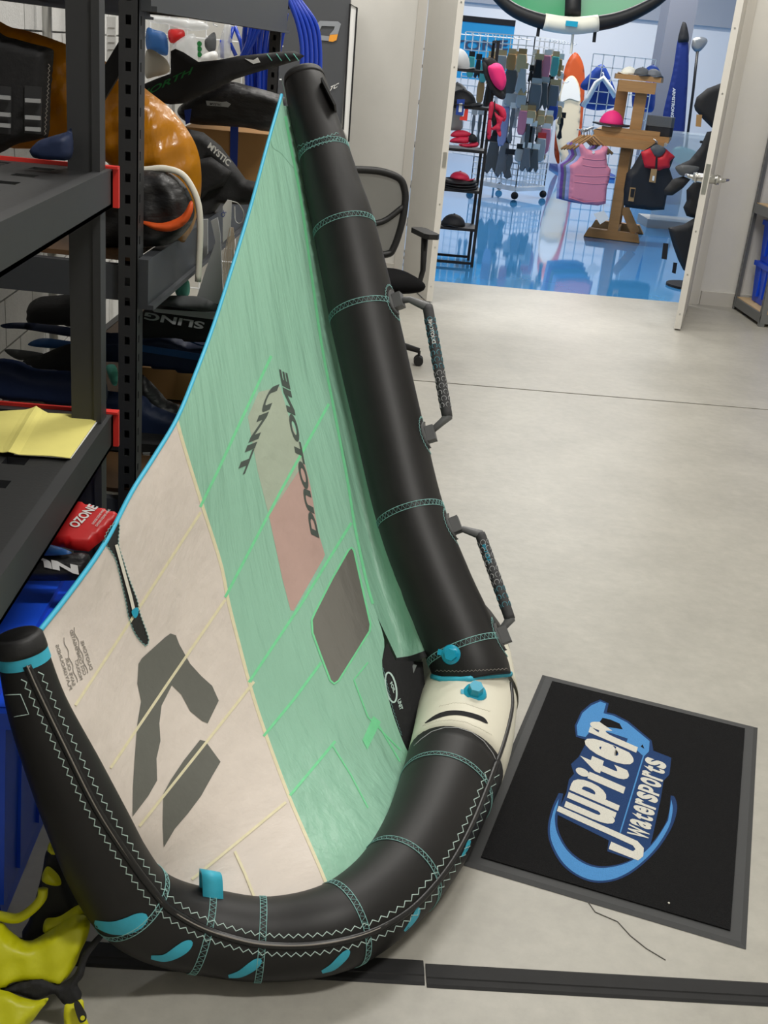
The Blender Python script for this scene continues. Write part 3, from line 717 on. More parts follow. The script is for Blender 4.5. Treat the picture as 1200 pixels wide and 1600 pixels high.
band('elastic', C6b([(624, 312), (640, 370), (670, 480), (700, 590), (718, 665)]), 5, 'cream', SPt, .006)
patch('elastic_stop', C6b([(705, 672), (725, 650), (742, 655), (738, 690), (722, 705)]), 'teal_plastic', SPt, cloth, .008, 4)
# strut web between canopy and strut, and the black corner panel
def wdep(x, y):
    ex = float(np.interp(y, [p[1] for p in edge_px], [p[0] for p in edge_px])); sx = float(np.interp(y, [p[1] for p in st_px], [p[0] for p in st_px]))
    t = min(1.2, max(0, (x-ex)/(sx-ex))); return (cdep(ex, y)+.005)*(1-t)+(sdep(y)+.0)*t+.05*math.sin(math.pi*min(1, t*2.2))*(t < .45)
def web(x, y): return atd(x, y, wdep(x, y))
wl_ = [p for p in edge_s[:-17] if 165 < p[1] < 998]+[(621, 1030)]
wr_ = [(684, 1012), (668, 960), (640, 890), (612, 810), (585, 700), (556, 560), (530, 420), (508, 310), (490, 215), (475, 170)]
WB = sheet('strut_web', wl_+[(664, 1018)]+wr_, web, 'green', WING, 9, 0); WB['label'] = 'green fabric web joining canopy to strut'
band('web_hem', [(619, 1033), (642, 1030), (672, 1019)], 10, 'black_cloth', WB, .003, web, 4)
patch('web_tag', crop([(445, 935), (470, 880), (495, 885), (470, 945)], 540, 840, 4.443), 'light_grey', WB, web, .004, 4, sm=False)
bp_ = crop([(290, 728), (345, 852), (535, 862), (560, 1100), (500, 1400), (470, 1460), (440, 1495), (385, 1390), (320, 1200), (245, 905), (265, 800)], 540, 840, 4.443)
def corner(x, y): return atd(x, y, 2.795-.0006*(y-1060)+.0010*(x-600))
BP = sheet('corner_panel', bp_, corner, 'black_cloth', WING, 9, 0); BP['label'] = 'black reinforcement panel with a white ring print'
e0 = crop([(315, 1040)], 540, 840, 4.443)[0]
rg = [(e0[0]+math.cos(a)*7.5+math.sin(a)*5.0, e0[1]+math.sin(a)*23-math.cos(a)*3) for a in np.linspace(0, 2*math.pi, 40)]
band('ring_print', rg, 2.6, 'stitch_white', BP, .003, corner, 3)
lettering('ring_lettering', 'FOIL', (e0[0]-1.5, e0[1]-6), (6, 15), (3, -4), corner, 'stitch_white', BP, .003, bold=.03)
lettering('side_lettering', 'UNIT', (e0[0]+10, e0[1]+20), (4, 16), (5, -3), corner, 'stitch_white', BP, .003, bold=.03)
cord('zigzag_stitching', zigzag([(x+2, y) for x, y in crop([(250, 900), (320, 1195), (385, 1385)], 540, 840, 4.443)], .8, 3), corner, .0006, 'stitch', BP, off=.003, n=4)
# far half of the canopy, behind
tipF, topF = farP[-1], sP[2]
cs, bl = [], []
for i in range(17):
    u = i/16; j = 6+int((len(farP)-7)*u); low = farP[j]
    up = topF.lerp(tipF, u)+Vector((.10, -.05, -.10))*math.sin(math.pi*u)
    a = sP[int((len(sP)-1)*(1-u))] if False else None
    for k in range(17):
        v = k/16; st_pt = sP[int((len(sP)-1)*v)]
        te_pt = topF.lerp(tipF, u)+Vector((.14, -.06, -.16))*math.sin(math.pi*u)
        p = te_pt.lerp(low, v)*1.0
        base = st_pt+Vector((-.07, .03, 0)); corr = base-(topF.lerp(farP[6], v)); p = p+corr*(1-u)**2
        cs.append(p)
mk('canopy_panel', cs, [(i*17+k, i*17+k+1, (i+1)*17+k+1, (i+1)*17+k) for i in range(16) for k in range(16)], 'green', WING, True)['label'] = 'green canopy of the far half of the wing'
# small teal loop on the tube
lp = [LEB(x, y) for x, y in ((318, 1392), (342, 1396))]; cc = (lp[0]+lp[1])/2; ax_ = (lp[1]-lp[0]).normalized(); upv = Vector((-.1, .35, .95)).normalized()
dv = ax_.cross(upv).normalized(); lo = MB()
def lpt(t, k): return cc-upv*.006+dv*(.017*k*math.copysign(abs(math.cos(t))**.5, math.cos(t)))+upv*(.046*(k*.5+.5)*abs(math.sin(t))**.5)
n_l = 14; ts = [math.pi*i/n_l for i in range(n_l+1)]
lv_ = [lpt(t, k)+ax_*e for t in ts for k, e in ((1, -.02), (1, .02), (.72, .02), (.72, -.02))]
lo.add(lv_, [(4*i+j, 4*i+(j+1) % 4, 4*i+4+(j+1) % 4, 4*i+4+j) for i in range(n_l) for j in range(4)])
lo.ob('webbing_loop', 'teal', LE_, True)

# ================================================================== floor things near the wing
# doormat
tl, tr_, br = Vector((.67, 2.86, 0)), Vector((1.25, 2.65, 0)), Vector((.912, 1.80, 0))
u_ = (tr_-tl).normalized(); v_ = Vector((u_.y, -u_.x, 0)); Wm = .615; Lm = .915
cen = tl+u_*Wm/2+v_*Lm/2
MATO = thing('doormat', 'black carpet doormat with rubber border and blue and white logo', 'doormat', (cen.x, cen.y, 0))
def mp(a, b, z): return tl+u_*a+v_*b+Vector((0, 0, z))
bv = MB(); e = .012
o4 = [mp(0, 0, .001), mp(Wm, 0, .001), mp(Wm, Lm, .001), mp(0, Lm, .001)]; i4 = [mp(e, e, .006), mp(Wm-e, e, .006), mp(Wm-e, Lm-e, .006), mp(e, Lm-e, .006)]
bv.add(o4+i4, [(0, 1, 5, 4), (1, 2, 6, 5), (2, 3, 7, 6), (3, 0, 4, 7), (4, 5, 6, 7), (3, 2, 1, 0)]).ob('rubber_border', 'mat_rubber', MATO)
k = .035; MB().ext([mp(k, k, .0055), mp(k, Lm-k, .0055), mp(Wm-k, Lm-k, .0055), mp(Wm-k, k, .0055)], (0, 0, .004)).ob('carpet', 'carpet', MATO)
C4 = lambda p: crop(p, 840, 1080, 5)
def onmat(z): return lambda x, y: atz(x, y, z)
UPZ = Vector((0, 0, 1))
def matp(name, pts, m, z, sm=False): return sheet(name, smoothpoly(pts) if sm else pts, onmat(z), m, MATO, 10, 0)
cres_o = C4([(165, 795), (110, 920), (80, 1060), (95, 1180), (170, 1330), (280, 1430), (420, 1490), (560, 1490), (700, 1440), (830, 1345), (950, 1220), (1050, 1060), (1090, 920), (1072, 830), (1040, 815)])
cres_i = C4([(1030, 930), (1000, 1030), (915, 1160), (820, 1260), (700, 1330), (560, 1365), (440, 1360), (330, 1310), (230, 1220), (165, 1090), (155, 980), (185, 870), (200, 800)])
matp('logo_outline', smoothpoly(cres_o, 60, False)+smoothpoly(cres_i, 60, False), 'mat_navy', .0098)
co = C4([(165, 840), (125, 930), (97, 1060), (112, 1180), (185, 1320), (290, 1418), (420, 1474), (560, 1474), (690, 1425), (815, 1335), (930, 1215), (1025, 1060), (1055, 930), (1045, 845)])
ci = C4([(1020, 1010), (925, 1160), (825, 1265), (700, 1340), (560, 1377), (440, 1374), (320, 1322), (220, 1230), (150, 1100), (135, 980), (155, 900)])
matp('crescent', smoothpoly(co, 60, False)+smoothpoly(ci, 60, False), 'mat_blue', .0102)
matp('logo_outline', C4([(490, 65), (555, 95), (540, 165), (600, 178), (710, 235), (800, 310), (890, 385), (905, 465), (1045, 520), (1030, 650), (985, 700), (960, 850), (895, 1150), (870, 1240), (800, 1340), (545, 1250), (555, 1165), (145, 960), (195, 860), (225, 790), (245, 690), (285, 645), (260, 570), (320, 515), (365, 430), (395, 385), (300, 355), (290, 270), (340, 160), (415, 95)]), 'mat_navy', .0100)
matp('paddle_figure', C4([(490, 80), (535, 97), (515, 172), (590, 190), (700, 245), (790, 320), (875, 390), (870, 470), (830, 510), (780, 465), (700, 430), (690, 410), (705, 370), (560, 322), (430, 287), (375, 358), (312, 345), (305, 270), (350, 170), (420, 110)]), 'mat_blue', .0104)
matp('logo_gap', C4([(508, 207), (570, 222), (640, 252), (665, 297), (465, 268)]), 'carpet', .0107)
matp('logo_gap', C4([(820, 415), (835, 450), (805, 432)]), 'carpet', .0107)
matp('logo_line', C4([(822, 505), (832, 510), (650, 1108), (640, 1104)]), 'mat_blue', .0107)
wd = {'J': 1.15, 'u': 1., 'p': 1., 'i': .55, 't': .9, 'e': 1., 'r': .9}
lettering('logo_lettering', 'upiter', (840+585/5, 1080+1075/5), (44, -141), (-76, -33), onmat(.0108), 'mat_white', MATO, 0, UPZ, .045, wd)
matp('logo_lettering', C4([(150, 935), (165, 895), (420, 1010), (780, 1170), (830, 1225), (825, 1290), (785, 1322), (555, 1232), (575, 1175), (745, 1250), (765, 1235), (745, 1205), (560, 1120), (300, 1005)]), 'mat_white', .0108)
lettering('logo_lettering', 'Watersports', (840+862/5, 1080+1172/5), (30, -122), (-33, -12), onmat(.0109), 'mat_white', MATO, 0, UPZ, .035, {'W': 1.4, 't': .8, 'r': .85})
MB().disc(atz(1045, 1411, .0095), (0, 0, 1), .0025, .001, 8).ob('lint', 'mat_white', MATO)

# floor cover strips
def strip(name, x0, x1, y0, y1, label):
    t = thing(name, label, 'floor strip', ((x0+x1)/2, (y0+y1)/2, 0))
    prof = [(y0, .0005), (y0+.006, .004), (y0+.02, .0045), (y0+.022, .0065), (y1-.022, .0065), (y1-.02, .0045), (y1-.006, .004), (y1, .0005)]
    MB().ext([(x0, a, b) for a, b in prof], (x1-x0, 0, 0)).ob('strip_body', 'strip', t)
    return t
strip('floor_strip', .262, 2.6, 1.640, 1.702, 'black rubber floor strip below the doormat')
strip('floor_strip', -.95, .258, 1.645, 1.71, 'black rubber floor strip passing under the wing tube')

# blue lidded tote under the rack
T1 = thing('storage_tote', 'bright blue lidded storage tote on the floor beneath the shelves', 'storage tote', (-.86, 1.96, 0))
def tote(T, x0, x1, y0, y1, z0, h, m, lid=None):
    k = .03; a = [(x0+k, y0+k), (x1-k, y0+k), (x1-k, y1-k), (x0+k, y1-k)]; b = [(x0, y0), (x1, y0), (x1, y1), (x0, y1)]
    zz = z0+h
    v = [(*p, z0) for p in a]+[(*p, zz) for p in b]
    o = MB().add(v, [(3, 2, 1, 0), (0, 1, 5, 4), (1, 2, 6, 5), (2, 3, 7, 6), (3, 0, 4, 7), (4, 5, 6, 7)]).ob('tote_body', m, T)
    for s in np.linspace(.14, .86, 6):
        MB().bar((x0+k+(x1-x0-2*k)*s, y0+k*.85, z0+.02), (x0+(x1-x0)*s, y0+.004, zz-.06), .02, .008, up=(0, 1, 0)).ob('rib', m, o)
    for s in (.2, .5, .8):
        MB().bar((x1-k*.85, y0+k+(y1-y0-2*k)*s, z0+.02), (x1-.004, y0+(y1-y0)*s, zz-.06), .02, .008, up=(1, 0, 0)).ob('rib', m, o)
    e = .018
    lidm = lid or m
    L_ = MB().box((x0-e, y0-e, zz-.035), (x1+e, y1+e, zz-.002)).box((x0+.02, y0+.02, zz-.002), (x1-.02, y1-.02, zz+.014)).ob('lid', lidm, T)
    for sx in (.2, .75): MB().box((x0+(x1-x0)*sx-.05, y0+.05, zz+.014), (x0+(x1-x0)*sx+.05, y1-.05, zz+.024)).ob('lid_rib', lidm, L_)
    MB().box((x1-.14, y0-e-.012, zz-.06), (x1-.06, y0-e+.004, zz-.006)).ob('latch', lidm, L_)
    return o
tote(T1, -1.18, -.535, 1.70, 2.23, .06, .47, 'tote')
MB().box((-1.14, 1.74, 0), (-.575, 2.19, .06)).ob('tote_foot', 'tote', T1)

# ================================================================== near shelving
R1 = thing('shelving_rack', 'black shelving rack with red-edged slotted shelves', 'shelving', (-.8, 1.7, 0))
for x0 in (-.575, -1.12):
    for y0 in (1.02, 2.37):
        MB().box((x0, y0, 0), (x0+.066, y0+.045, 2.3)).box((x0+.05, y0-.006, 0), (x0+.066, y0, 2.3)).ob('post', 'rack', R1)
def shelf1(zt):
    bm1 = MB().box((-.525, 1.0, zt-.078), (-.50, 2.45, zt)).box((-.54, 1.0, zt-.078), (-.50, 2.45, zt-.07)).ob('shelf_beam', 'rack', R1)
    MB().box((-1.12, 2.425, zt-.078), (-.50, 2.45, zt-.004)).ob('shelf_end', 'rack', R1)
    MB().box((-1.12, 1.0, zt-.078), (-1.10, 2.45, zt)).ob('shelf_beam', 'rack', R1)
    dk = MB().box((-.60, 1.0, zt-.02), (-.525, 2.425, zt-.003)).box((-.70, 1.0, zt-.02), (-.645, 2.425, zt-.003))
    y = 1.0
    while y < 2.40:
        dk.box((-.645, y, zt-.02), (-.60, min(y+.085, 2.425), zt-.003)); y += .125
    D = dk.ob('deck_border', 'plastic_black', R1)
    y = 1.3
    while y < 2.395:
        MB().box((-1.10, y, zt-.018), (-.70, y+.015, zt-.004)).ob('slat', 'plastic_black', R1); y += .024
    MB().box((-1.12, 2.45, zt-.012), (-.50, 2.458, zt+.004)).ob('edge_trim', 'red', R1)
    MB().box((-.53, 2.435, zt), (-.488, 2.458, zt+.005)).box((-.50, 2.446, zt-.08), (-.488, 2.458, zt)).ob('edge_trim', 'red', R1)
shelf1(1.375); shelf1(.84)
# yellow paper on the lower shelf
c5 = lambda p: crop(p, 0, 580, 4.615)
YP = thing('yellow_paper', 'creased yellow paper sheet lying on the lower shelf', 'paper', (-.72, 2.2, .842))
def paper_fn(x, y):
    p = atz(x, y, .846); cr = abs(x-(30+(664-y)*-.0)) ; return p+Vector((0, 0, .006*math.exp(-((x-(8+ (720-y)*.62))/9)**2)))
sheet('sheet', c5([(-60, 290), (180, 277), (262, 268), (345, 300), (720, 318), (505, 625), (360, 608), (60, 598), (-60, 570)]), paper_fn, 'yellow_paper', YP, 8, .0, .0015, UPZ)
sheet('sheet', c5([(250, 330), (728, 330), (512, 628), (300, 612), (100, 600)]), lambda x, y: atz(x, y, .843), 'paper', YP, 14, .0, .001, UPZ)

# ================================================================== far shelving
A2, B2 = Vector((-.522, 2.85, 0)), Vector((-.36, 5.3, 0)); d2 = (B2-A2).normalized(); n2 = Vector((-d2.y, d2.x, 0))
R2 = thing('shelving_rack', 'tall black shelving rack with slotted uprights behind the wing', 'shelving', (-.75, 4.0, 0))
def upright(P, H_=2.3, name='post'):
    mb = MB(); w1, w2, t = .047, .08, .003
    P = Vector(P)
    def face(o, ax, wdt, s0, sw, ph):
        nn = ax.cross(Vector((0, 0, 1)))
        def b(a0, a1, z0, z1): mb.ext([o+ax*a0+Vector((0, 0, z0)), o+ax*a1+Vector((0, 0, z0)), o+ax*a1+Vector((0, 0, z1)), o+ax*a0+Vector((0, 0, z1))], nn*-t)
        b(0, s0, 0, H_); b(s0+sw, wdt, 0, H_); z = 0
        while z < H_: b(s0, s0+sw, z, min(H_, z+.030)); z += .0508
    face(P-Vector((w1, 0, 0)), Vector((1, 0, 0)), w1, .016, .013, 0)
    face(P, Vector((0, 1, 0)), w2, .022, .014, 0); 
    mb.box((P.x-w1, P.y+w2, 0), (P.x, P.y+w2+.003, H_))
    mb.box((P.x-w1, P.y+.003, 0), (P.x-w1+.003, P.y+w2, H_))
    return mb.ob(name, 'rack2', R2)
for P in (A2, B2, A2+n2*.62, B2+n2*.62): upright(P)
def beam2(z0, z1, m='beam'):
    for off in (0, .60):
        p, q = A2+n2*(off+.0)+d2*.02+Vector((.008, 0, (z0+z1)/2)), B2+n2*off+d2*.03+Vector((.008, 0, (z0+z1)/2))
        MB().bar(p, q, .03, z1-z0).bar(p+Vector((.014, 0, -(z1-z0)/2+.006)), q+Vector((.014, 0, -(z1-z0)/2+.006)), .03, .012).ob('beam', m, R2)
    for P in (A2, B2):
        p = P+n2*.02; MB().bar(Vector((p.x, p.y+.03, (z0+z1)/2)), Vector((p.x, p.y+.03, (z0+z1)/2))+n2*.58, .03, (z1-z0)*.7).ob('side_beam', m, R2)
    a, b = A2+d2*.06+n2*.03, B2+n2*.03
    MB().ext([a+Vector((0, 0, z1-.015)), b+Vector((0, 0, z1-.015)), b+n2*.56+Vector((0, 0, z1-.015)), a+n2*.56+Vector((0, 0, z1-.015))], (0, 0, .012)).ob('deck', 'wood_dark', R2)
beam2(.985, 1.112); beam2(1.688, 1.835); beam2(.36, .47)
q = atx(314, 10, -.45)
MB().ext([aty(304, -6, 3.9), aty(304, 22, 3.9), aty(323, 24, 3.94), aty(323, -6, 3.94)], (.002, -.004, 0)).ob('price_label', 'paper', R2)

def bag(name, label, cat, poly, pl, t, m, step=7, **k):
    o = puff(name, poly, pl, t, m, None, step, **k); return tag(o, label, cat)
C1 = lambda p: crop(p, 0, 0, 3); C2 = lambda p: crop(p, 200, 0, 3); CB = lambda p: crop(p, 0, 30, 5); CS = lambda p: crop(p, 150, 420, 4.706); CK = lambda p: crop(p, 280, 170, 4.85); C5 = lambda p: crop(p, 0, 380, 3)
# amber rolled kite bag
OB = thing('rolled_kite', 'translucent amber rolled kite bulging out of the far rack', 'kite', (-.75, 3.25, 1.112))
pO = ply(3.22)
puff('kite_roll', C1([(-60, 130), (60, 130), (180, 160), (330, 215), (480, 280), (610, 360), (700, 430), (800, 510), (880, 610), (925, 700), (943, 800), (940, 920), (915, 1040), (880, 1110), (840, 1130), (700, 1000), (500, 760), (300, 700), (-60, 640)]), pO, .10, 'orange', OB, 8, back=1., wob=.12)
puff('kite_core', [(150, 268), (228, 263), (262, 268), (288, 288), (303, 322), (300, 348), (280, 372), (255, 384), (200, 386), (150, 380)], ply(3.06), .07, 'black_satin', OB, 6, rad=22, wob=.1)
puff('kite_stripe', C1([(660, 1035), (760, 1045), (850, 1010), (895, 940), (905, 985), (870, 1050), (800, 1085), (720, 1075)]), ply(2.985), .015, 'orange2', OB, 5)
MB().tube([aty(x, y, 3.05) for x, y in smoothpoly(C1([(600, 800), (690, 795), (770, 790), (850, 815), (900, 880), (930, 960), (938, 1060), (935, 1180), (928, 1320)]), 40, False)], .0085, 8).ob('cream_piping', 'cream', OB, True)
# black pack with buckles in front of it
BK = thing('black_pack', 'black webbing pack with grey buckle bars in front of the amber kite', 'bag', (-1.0, 2.9, 1.115))
puff('pack_body', CB([(-100, 130), (60, 140), (250, 190), (400, 230), (420, 280), (405, 440), (395, 620), (380, 900), (330, 930), (150, 970), (-100, 1000)]), ply(3.02), .07, 'black_cloth', BK, 8, rad=14)
for x0, x1, ys in ((200, 315, (632, 765, 855)), (-20, 80, (607, 740, 825))):
    for y in ys:
        MB().bar(aty(*CB([(x0, y)])[0], 2.93), aty(*CB([(x1, y+8)])[0], 2.93), .012, .009).ob('buckle_bar', 'light_grey', BK)
    MB().ext([aty(*p, 2.945) for p in CB([(x0-8, 520), (x1+8, 530), (x1+4, 900), (x0-12, 890)])], (0, .004, 0)).ob('webbing', 'rack', BK)
cord('zigzag_stitching', zigzag(CB([(385, 350), (375, 560), (360, 760), (350, 920)]), 1.4, 3.5), ply(2.965)[0], .0012, 'grey_print', BK, n=4)
bag('wing_bag', 'teal and black rolled bag under the amber kite on the upper shelf', 'bag', CB([(250, 1010), (300, 950), (400, 915), (520, 880), (560, 860), (560, 1080), (420, 1100), (300, 1090), (250, 1070)]), ply(2.32), .04, 'navy', rad=6)
MB_ = MB().ext([aty(*p, 2.99) for p in CB([(745, 480), (960, 120), (960, 385), (745, 745)])], (0, .02, 0)).ob('hanging_strap', 'black_cloth'); tag(MB_, 'wide black strap hanging diagonally between the two racks', 'strap')
ch = MB().ext([aty(*p, 5.6) for p in CB([(832, -20), (905, -20), (905, 330), (832, 340)])], (0, .01, 0)).ob('wall_chart', 'paper'); tag(ch, 'narrow white printed chart hanging behind the amber kite', 'chart')
for y in (65, 125, 180, 235): MB().ext([aty(*p, 5.598) for p in CB([(842, y), (895, y+2), (895, y+8), (842, y+6)])], (0, .001, 0)).ob('print_line', 'grey_print', ch)
# black foil cover with lettering
FC = thing('foil_cover', 'long black foil cover with green lettering and a raised fin', 'foil cover', (-.45, 4.1, 1.35))
pF = ply(4.15, yaw=-8, at=(-.6, 1.5))
puff('cover_body', C2([(60, 400), (130, 370), (200, 345), (200, 240), (222, 228), (260, 245), (330, 290), (430, 280), (520, 262), (680, 246), (780, 238), (828, 262), (800, 282), (700, 312), (600, 340), (500, 372), (420, 415), (330, 452), (260, 485), (200, 490), (80, 470)]), pF, .035, 'black_cloth', FC, 5, rad=7, sm=False)
lettering('brand_lettering', 'NORTH', C2([(40, 470)])[0], (84, -41), (5, -12), pF[0], 'green_dot', FC, .04, bold=.02)
for a in (650, 695, 735, 775): cord('stripe', C2([(a, 252), (a+18, 276), (a+25, 285)]), pF[0], .002, 'mint', FC, off=.036, n=4)
sheet('white_tag', C2([(560, 275), (600, 282), (620, 270), (632, 292), (600, 300)]), pF[0], 'paper', FC, 8, .04, .002, pF[1])
puff('bag_under', C2([(240, 500), (330, 445), (430, 400), (480, 382), (560, 400), (700, 440), (740, 470), (720, 560), (690, 610), (640, 615), (560, 600), (430, 590), (300, 580), (240, 545)]), ply(4.35), .07, 'black_satin', None, 6, rad=12)
_o = bpy.data.objects['bag_under']; _o.name = 'board_bag'; tag(_o, 'black board bag strapped onto the cardboard box', 'bag')
sheet('tool', C2([(365, 472), (440, 478), (462, 476), (482, 488), (470, 503), (440, 500), (370, 494)]), ply(4.27)[0], 'light_grey', _o, 8, .0, .003, Vector((0, -1, 0)))
lettering('tool_lettering', 'MYSTIC', C2([(384, 492)])[0], (18, 1.5), (0, -3.4), ply(4.265)[0], 'gap', _o, .001, bold=.02)
# cardboard box with blue strap
CB1 = thing('cardboard_box', 'brown cardboard box with a blue strap on the far rack', 'box', (-.45, 4.6, 1.112))
a, b = aty(288, 196, 4.5), aty(455, 206, 4.5)
MB().box((a.x, 4.5, 1.115), (b.x, 4.9, a.z-.005)).ob('box_body', 'cardboard', CB1)
MB().ext([aty(x, y, 4.497) for x, y in ((360, 180), (373, 182), (370, 285), (359, 285))], (0, .002, 0)).ob('strap', 'blue_tape', CB1)
MB().ext([aty(x, y, 4.25) for x, y in ((288, 172), (299, 170), (296, 192), (290, 195))], (0, .004, 0)).ob('strap', 'blue_tape', CB1)
# black cap with white badge
CP = thing('fabric_hood', 'black fabric hood with a white oval badge beside the amber kite', 'hood', (-.4, 3.75, 1.112))
puff('hood_body', [(288, 200), (318, 207), (345, 228), (368, 258), (384, 280), (412, 287), (414, 318), (380, 320), (345, 318), (325, 346), (304, 350), (304, 250)], ply(3.8), .06, 'black_cloth', CP, 6, wob=.1, sm=False, rad=9)
puff('hood_fold', [(306, 250), (330, 245), (362, 268), (350, 290), (325, 300), (308, 320)], ply(3.73), .03, 'black_cloth', CP, 6, sm=False, rad=7)
lettering('badge_lettering', 'MYSTIC', C2([(372, 690)])[0], (33, 30), (5, -8), ply(3.715)[0], 'white_print', CP, .003, bold=.03)
# template boards, tag and strings
for nm, lb, pts, Y in (('fin_template', 'pale grey blade template hanging beside the amber kite', CK([(175, 840), (215, 838), (215, 1100), (155, 1180), (155, 960)]), 3.5),
                       ('fin_template', 'tall grey tapered template leaning on the far rack', CK([(240, 850), (290, 825), (310, 950), (330, 1380), (330, 1500), (135, 1420), (200, 1220), (275, 1010)]), 3.42)):
    o = MB().ext([aty(*p, Y) for p in pts], (0, .012, 0)).ob(nm, 'light_grey'); tag(o, lb, 'template')
o = MB().ext([aty(*p, 3.5) for p in CK([(330, 740), (365, 690), (398, 695), (388, 960), (330, 1015)])], (0, .003, 0)).ob('hang_tag', 'paper'); tag(o, 'white handwritten tag above the hanging cords', 'tag')
lettering('tag_writing', 'CK', CK([(335, 825)])[0], (5, -9), (-5, -4), ply(3.497)[0], 'blue_tape', o, .001, bold=.01)
ST_ = thing('string_bundle', 'bundle of thin pale cords hanging from a white tag', 'cord', aty(360, 440, 3.5))
for i in range(9):
    x = 335+i*10
    MB().tube([aty(*p, 3.5+.004*i) for p in CK([(385+i*3, 900), (x+10+random.uniform(-6, 6), 1100), (x+random.uniform(-4, 4), 1250), (345+i*4, 1400)])], .0016, 4).ob('cord', 'rope', ST_)
MB().tube([aty(*p, 3.5) for p in smoothpoly(CK([(400, 700), (450, 720), (490, 790), (480, 850), (450, 868), (425, 840), (420, 740)]), 24, False)], .0016, 4).ob('cord', 'paper', ST_)
# lower level of the far rack
bag('gear_bag', 'black gear bag with white lettering under the beam of the far rack', 'bag', CS([(340, 330), (390, 290), (560, 240), (620, 205), (760, 215), (860, 250), (960, 300), (960, 520), (800, 540), (640, 520), (500, 500), (340, 500)]), ply(3.42), .06, 'black_cloth', rad=9)
gb = bpy.data.objects['gear_bag']
sheet('white_panel', CS([(395, 290), (640, 310), (960, 325), (950, 385), (860, 372), (640, 345), (430, 318)]), ply(3.33)[0], 'light_grey', gb, 8, .0, .002, Vector((0, -1, 0)))
lettering('bag_lettering', 'SLING', CS([(800, 395)])[0], (-93, -16), (-3, 11), ply(3.325)[0], 'light_grey', gb, .002, bold=.03)
bag('plastic_pouch', 'clear pouch with pink cap lying on the black gear bag', 'pouch', CS([(580, 140), (600, 95), (680, 85), (685, 190), (620, 205), (590, 190)]), ply(3.5), .02, 'mint')
bag('grey_sleeve', 'crumpled grey sleeve lying on the black gear bag', 'sleeve', CS([(440, 250), (520, 200), (640, 198), (760, 205), (860, 245), (920, 300), (780, 312), (600, 285), (470, 270)]), ply(3.32), .03, 'grey_cloth', rad=6)
bag('blue_bag', 'dark blue folded bag below the black gear bag', 'bag', CS([(-60, 500), (150, 470), (340, 480), (450, 460), (560, 470), (680, 520), (960, 545), (960, 760), (720, 765), (500, 730), (330, 710), (-60, 640)]), ply(3.5), .06, 'navy', rad=8)
bb = bpy.data.objects['blue_bag']
cord('blue_piping', CS([(340, 495), (440, 470), (560, 475), (660, 520), (760, 560), (880, 580)]), ply(3.42)[0], .003, 'blue_cloth', bb, n=4)
sheet('blue_band', CS([(340, 560), (600, 600), (850, 640), (850, 690), (600, 650), (340, 610)]), ply(3.425)[0], 'blue_cloth', bb, 8, .0, .002, Vector((0, -1, 0)))
o = MB().box((aty(222, 600, 3.75).x, 3.75, .474), (aty(400, 600, 3.75).x, 4.1, aty(300, 580, 3.75).z)).ob('cardboard_box', 'cardboard', loc=(-.35, 3.9, .474)); tag(o, 'plain brown cardboard box low on the far rack', 'box')
bag('foil_bag', 'dark rounded foil bag with blue panel low on the far rack', 'bag', CS([(330, 790), (390, 820), (450, 880), (530, 970), (620, 1010), (640, 1120), (560, 1120), (340, 1050)]), ply(3.45), .05, 'black_satin', rad=8)
bag('foil_bag', 'dark blue bag filling the lower level of the far rack', 'bag', CS([(-40, 890), (100, 900), (340, 930), (420, 1000), (560, 1060), (700, 1100), (700, 1300), (340, 1310), (-40, 1250)]), ply(3.35), .05, 'navy', rad=8)
lo = thing('carton_row', 'low black carton with pale lettering at the foot of the far rack', 'box', (-.6, 3.3, .472))
MB().box((aty(160, 700, 3.2).x, 3.2, .473), (aty(300, 700, 3.2).x, 3.5, aty(230, 694, 3.2).z)).ob('carton', 'black_cloth', lo)
lettering('carton_lettering', 'N', CS([(98, 1385)])[0], (9.5, 0), (0, -7.5), ply(3.197)[0], 'light_grey', lo, .001, bold=.02)
for i in range(3): MB().ext([aty(*p, 3.197) for p in CS([(345+3*i, 1350+14*i), (400-3*i, 1348+14*i), (398-3*i, 1357+14*i), (343+3*i, 1359+14*i)])], (0, -.002, 0)).ob('carton_stripe', 'light_grey', lo)
# things seen through the near rack, on the far rack's middle level
bag('duffel_bag', 'black duffel bag on the middle level against the block wall', 'bag', C5([(130, 300), (180, 255), (260, 245), (350, 240), (420, 260), (430, 385), (300, 385), (150, 380)]), ply(4.2), .09, 'black_cloth')
bag('board_sleeve', 'long thin dark blue board sleeve on the middle level', 'board', C5([(10, 380), (120, 372), (340, 395), (560, 430), (560, 460), (340, 440), (120, 405), (20, 398)]), ply(3.9), .03, 'navy', rad=4)
bag('board_sleeve', 'teal board sleeve beneath the long blue one', 'board', C5([(130, 475), (200, 445), (340, 460), (560, 480), (560, 540), (340, 500), (200, 490)]), ply(3.8), .03, 'blue_cloth', rad=4)
bag('harness_bag', 'black padded harness bag beneath the board sleeves', 'bag', C5([(100, 560), (200, 520), (340, 470), (480, 500), (480, 640), (340, 620), (150, 620)]), ply(3.4), .06, 'black_cloth')
bag('blue_duffel', 'dark navy duffel bag behind the red shelf edge', 'bag', C5([(-60, 560), (60, 545), (180, 590), (340, 600), (480, 620), (480, 760), (200, 740), (-60, 700)]), ply(3.1), .06, 'navy', rad=12)
bag('mint_pouch', 'mint green pouch between the rack posts', 'pouch', CS([(75, 715), (135, 705), (160, 760), (155, 850), (125, 855), (95, 800)]), ply(3.2), .02, 'mint')
bag('grey_paddle_blade', 'grey flat blade poking out above the harness bag', 'blade', C5([(20, 500), (100, 500), (210, 520), (160, 545), (80, 545)]), ply(3.7), .015, 'grey_cloth')
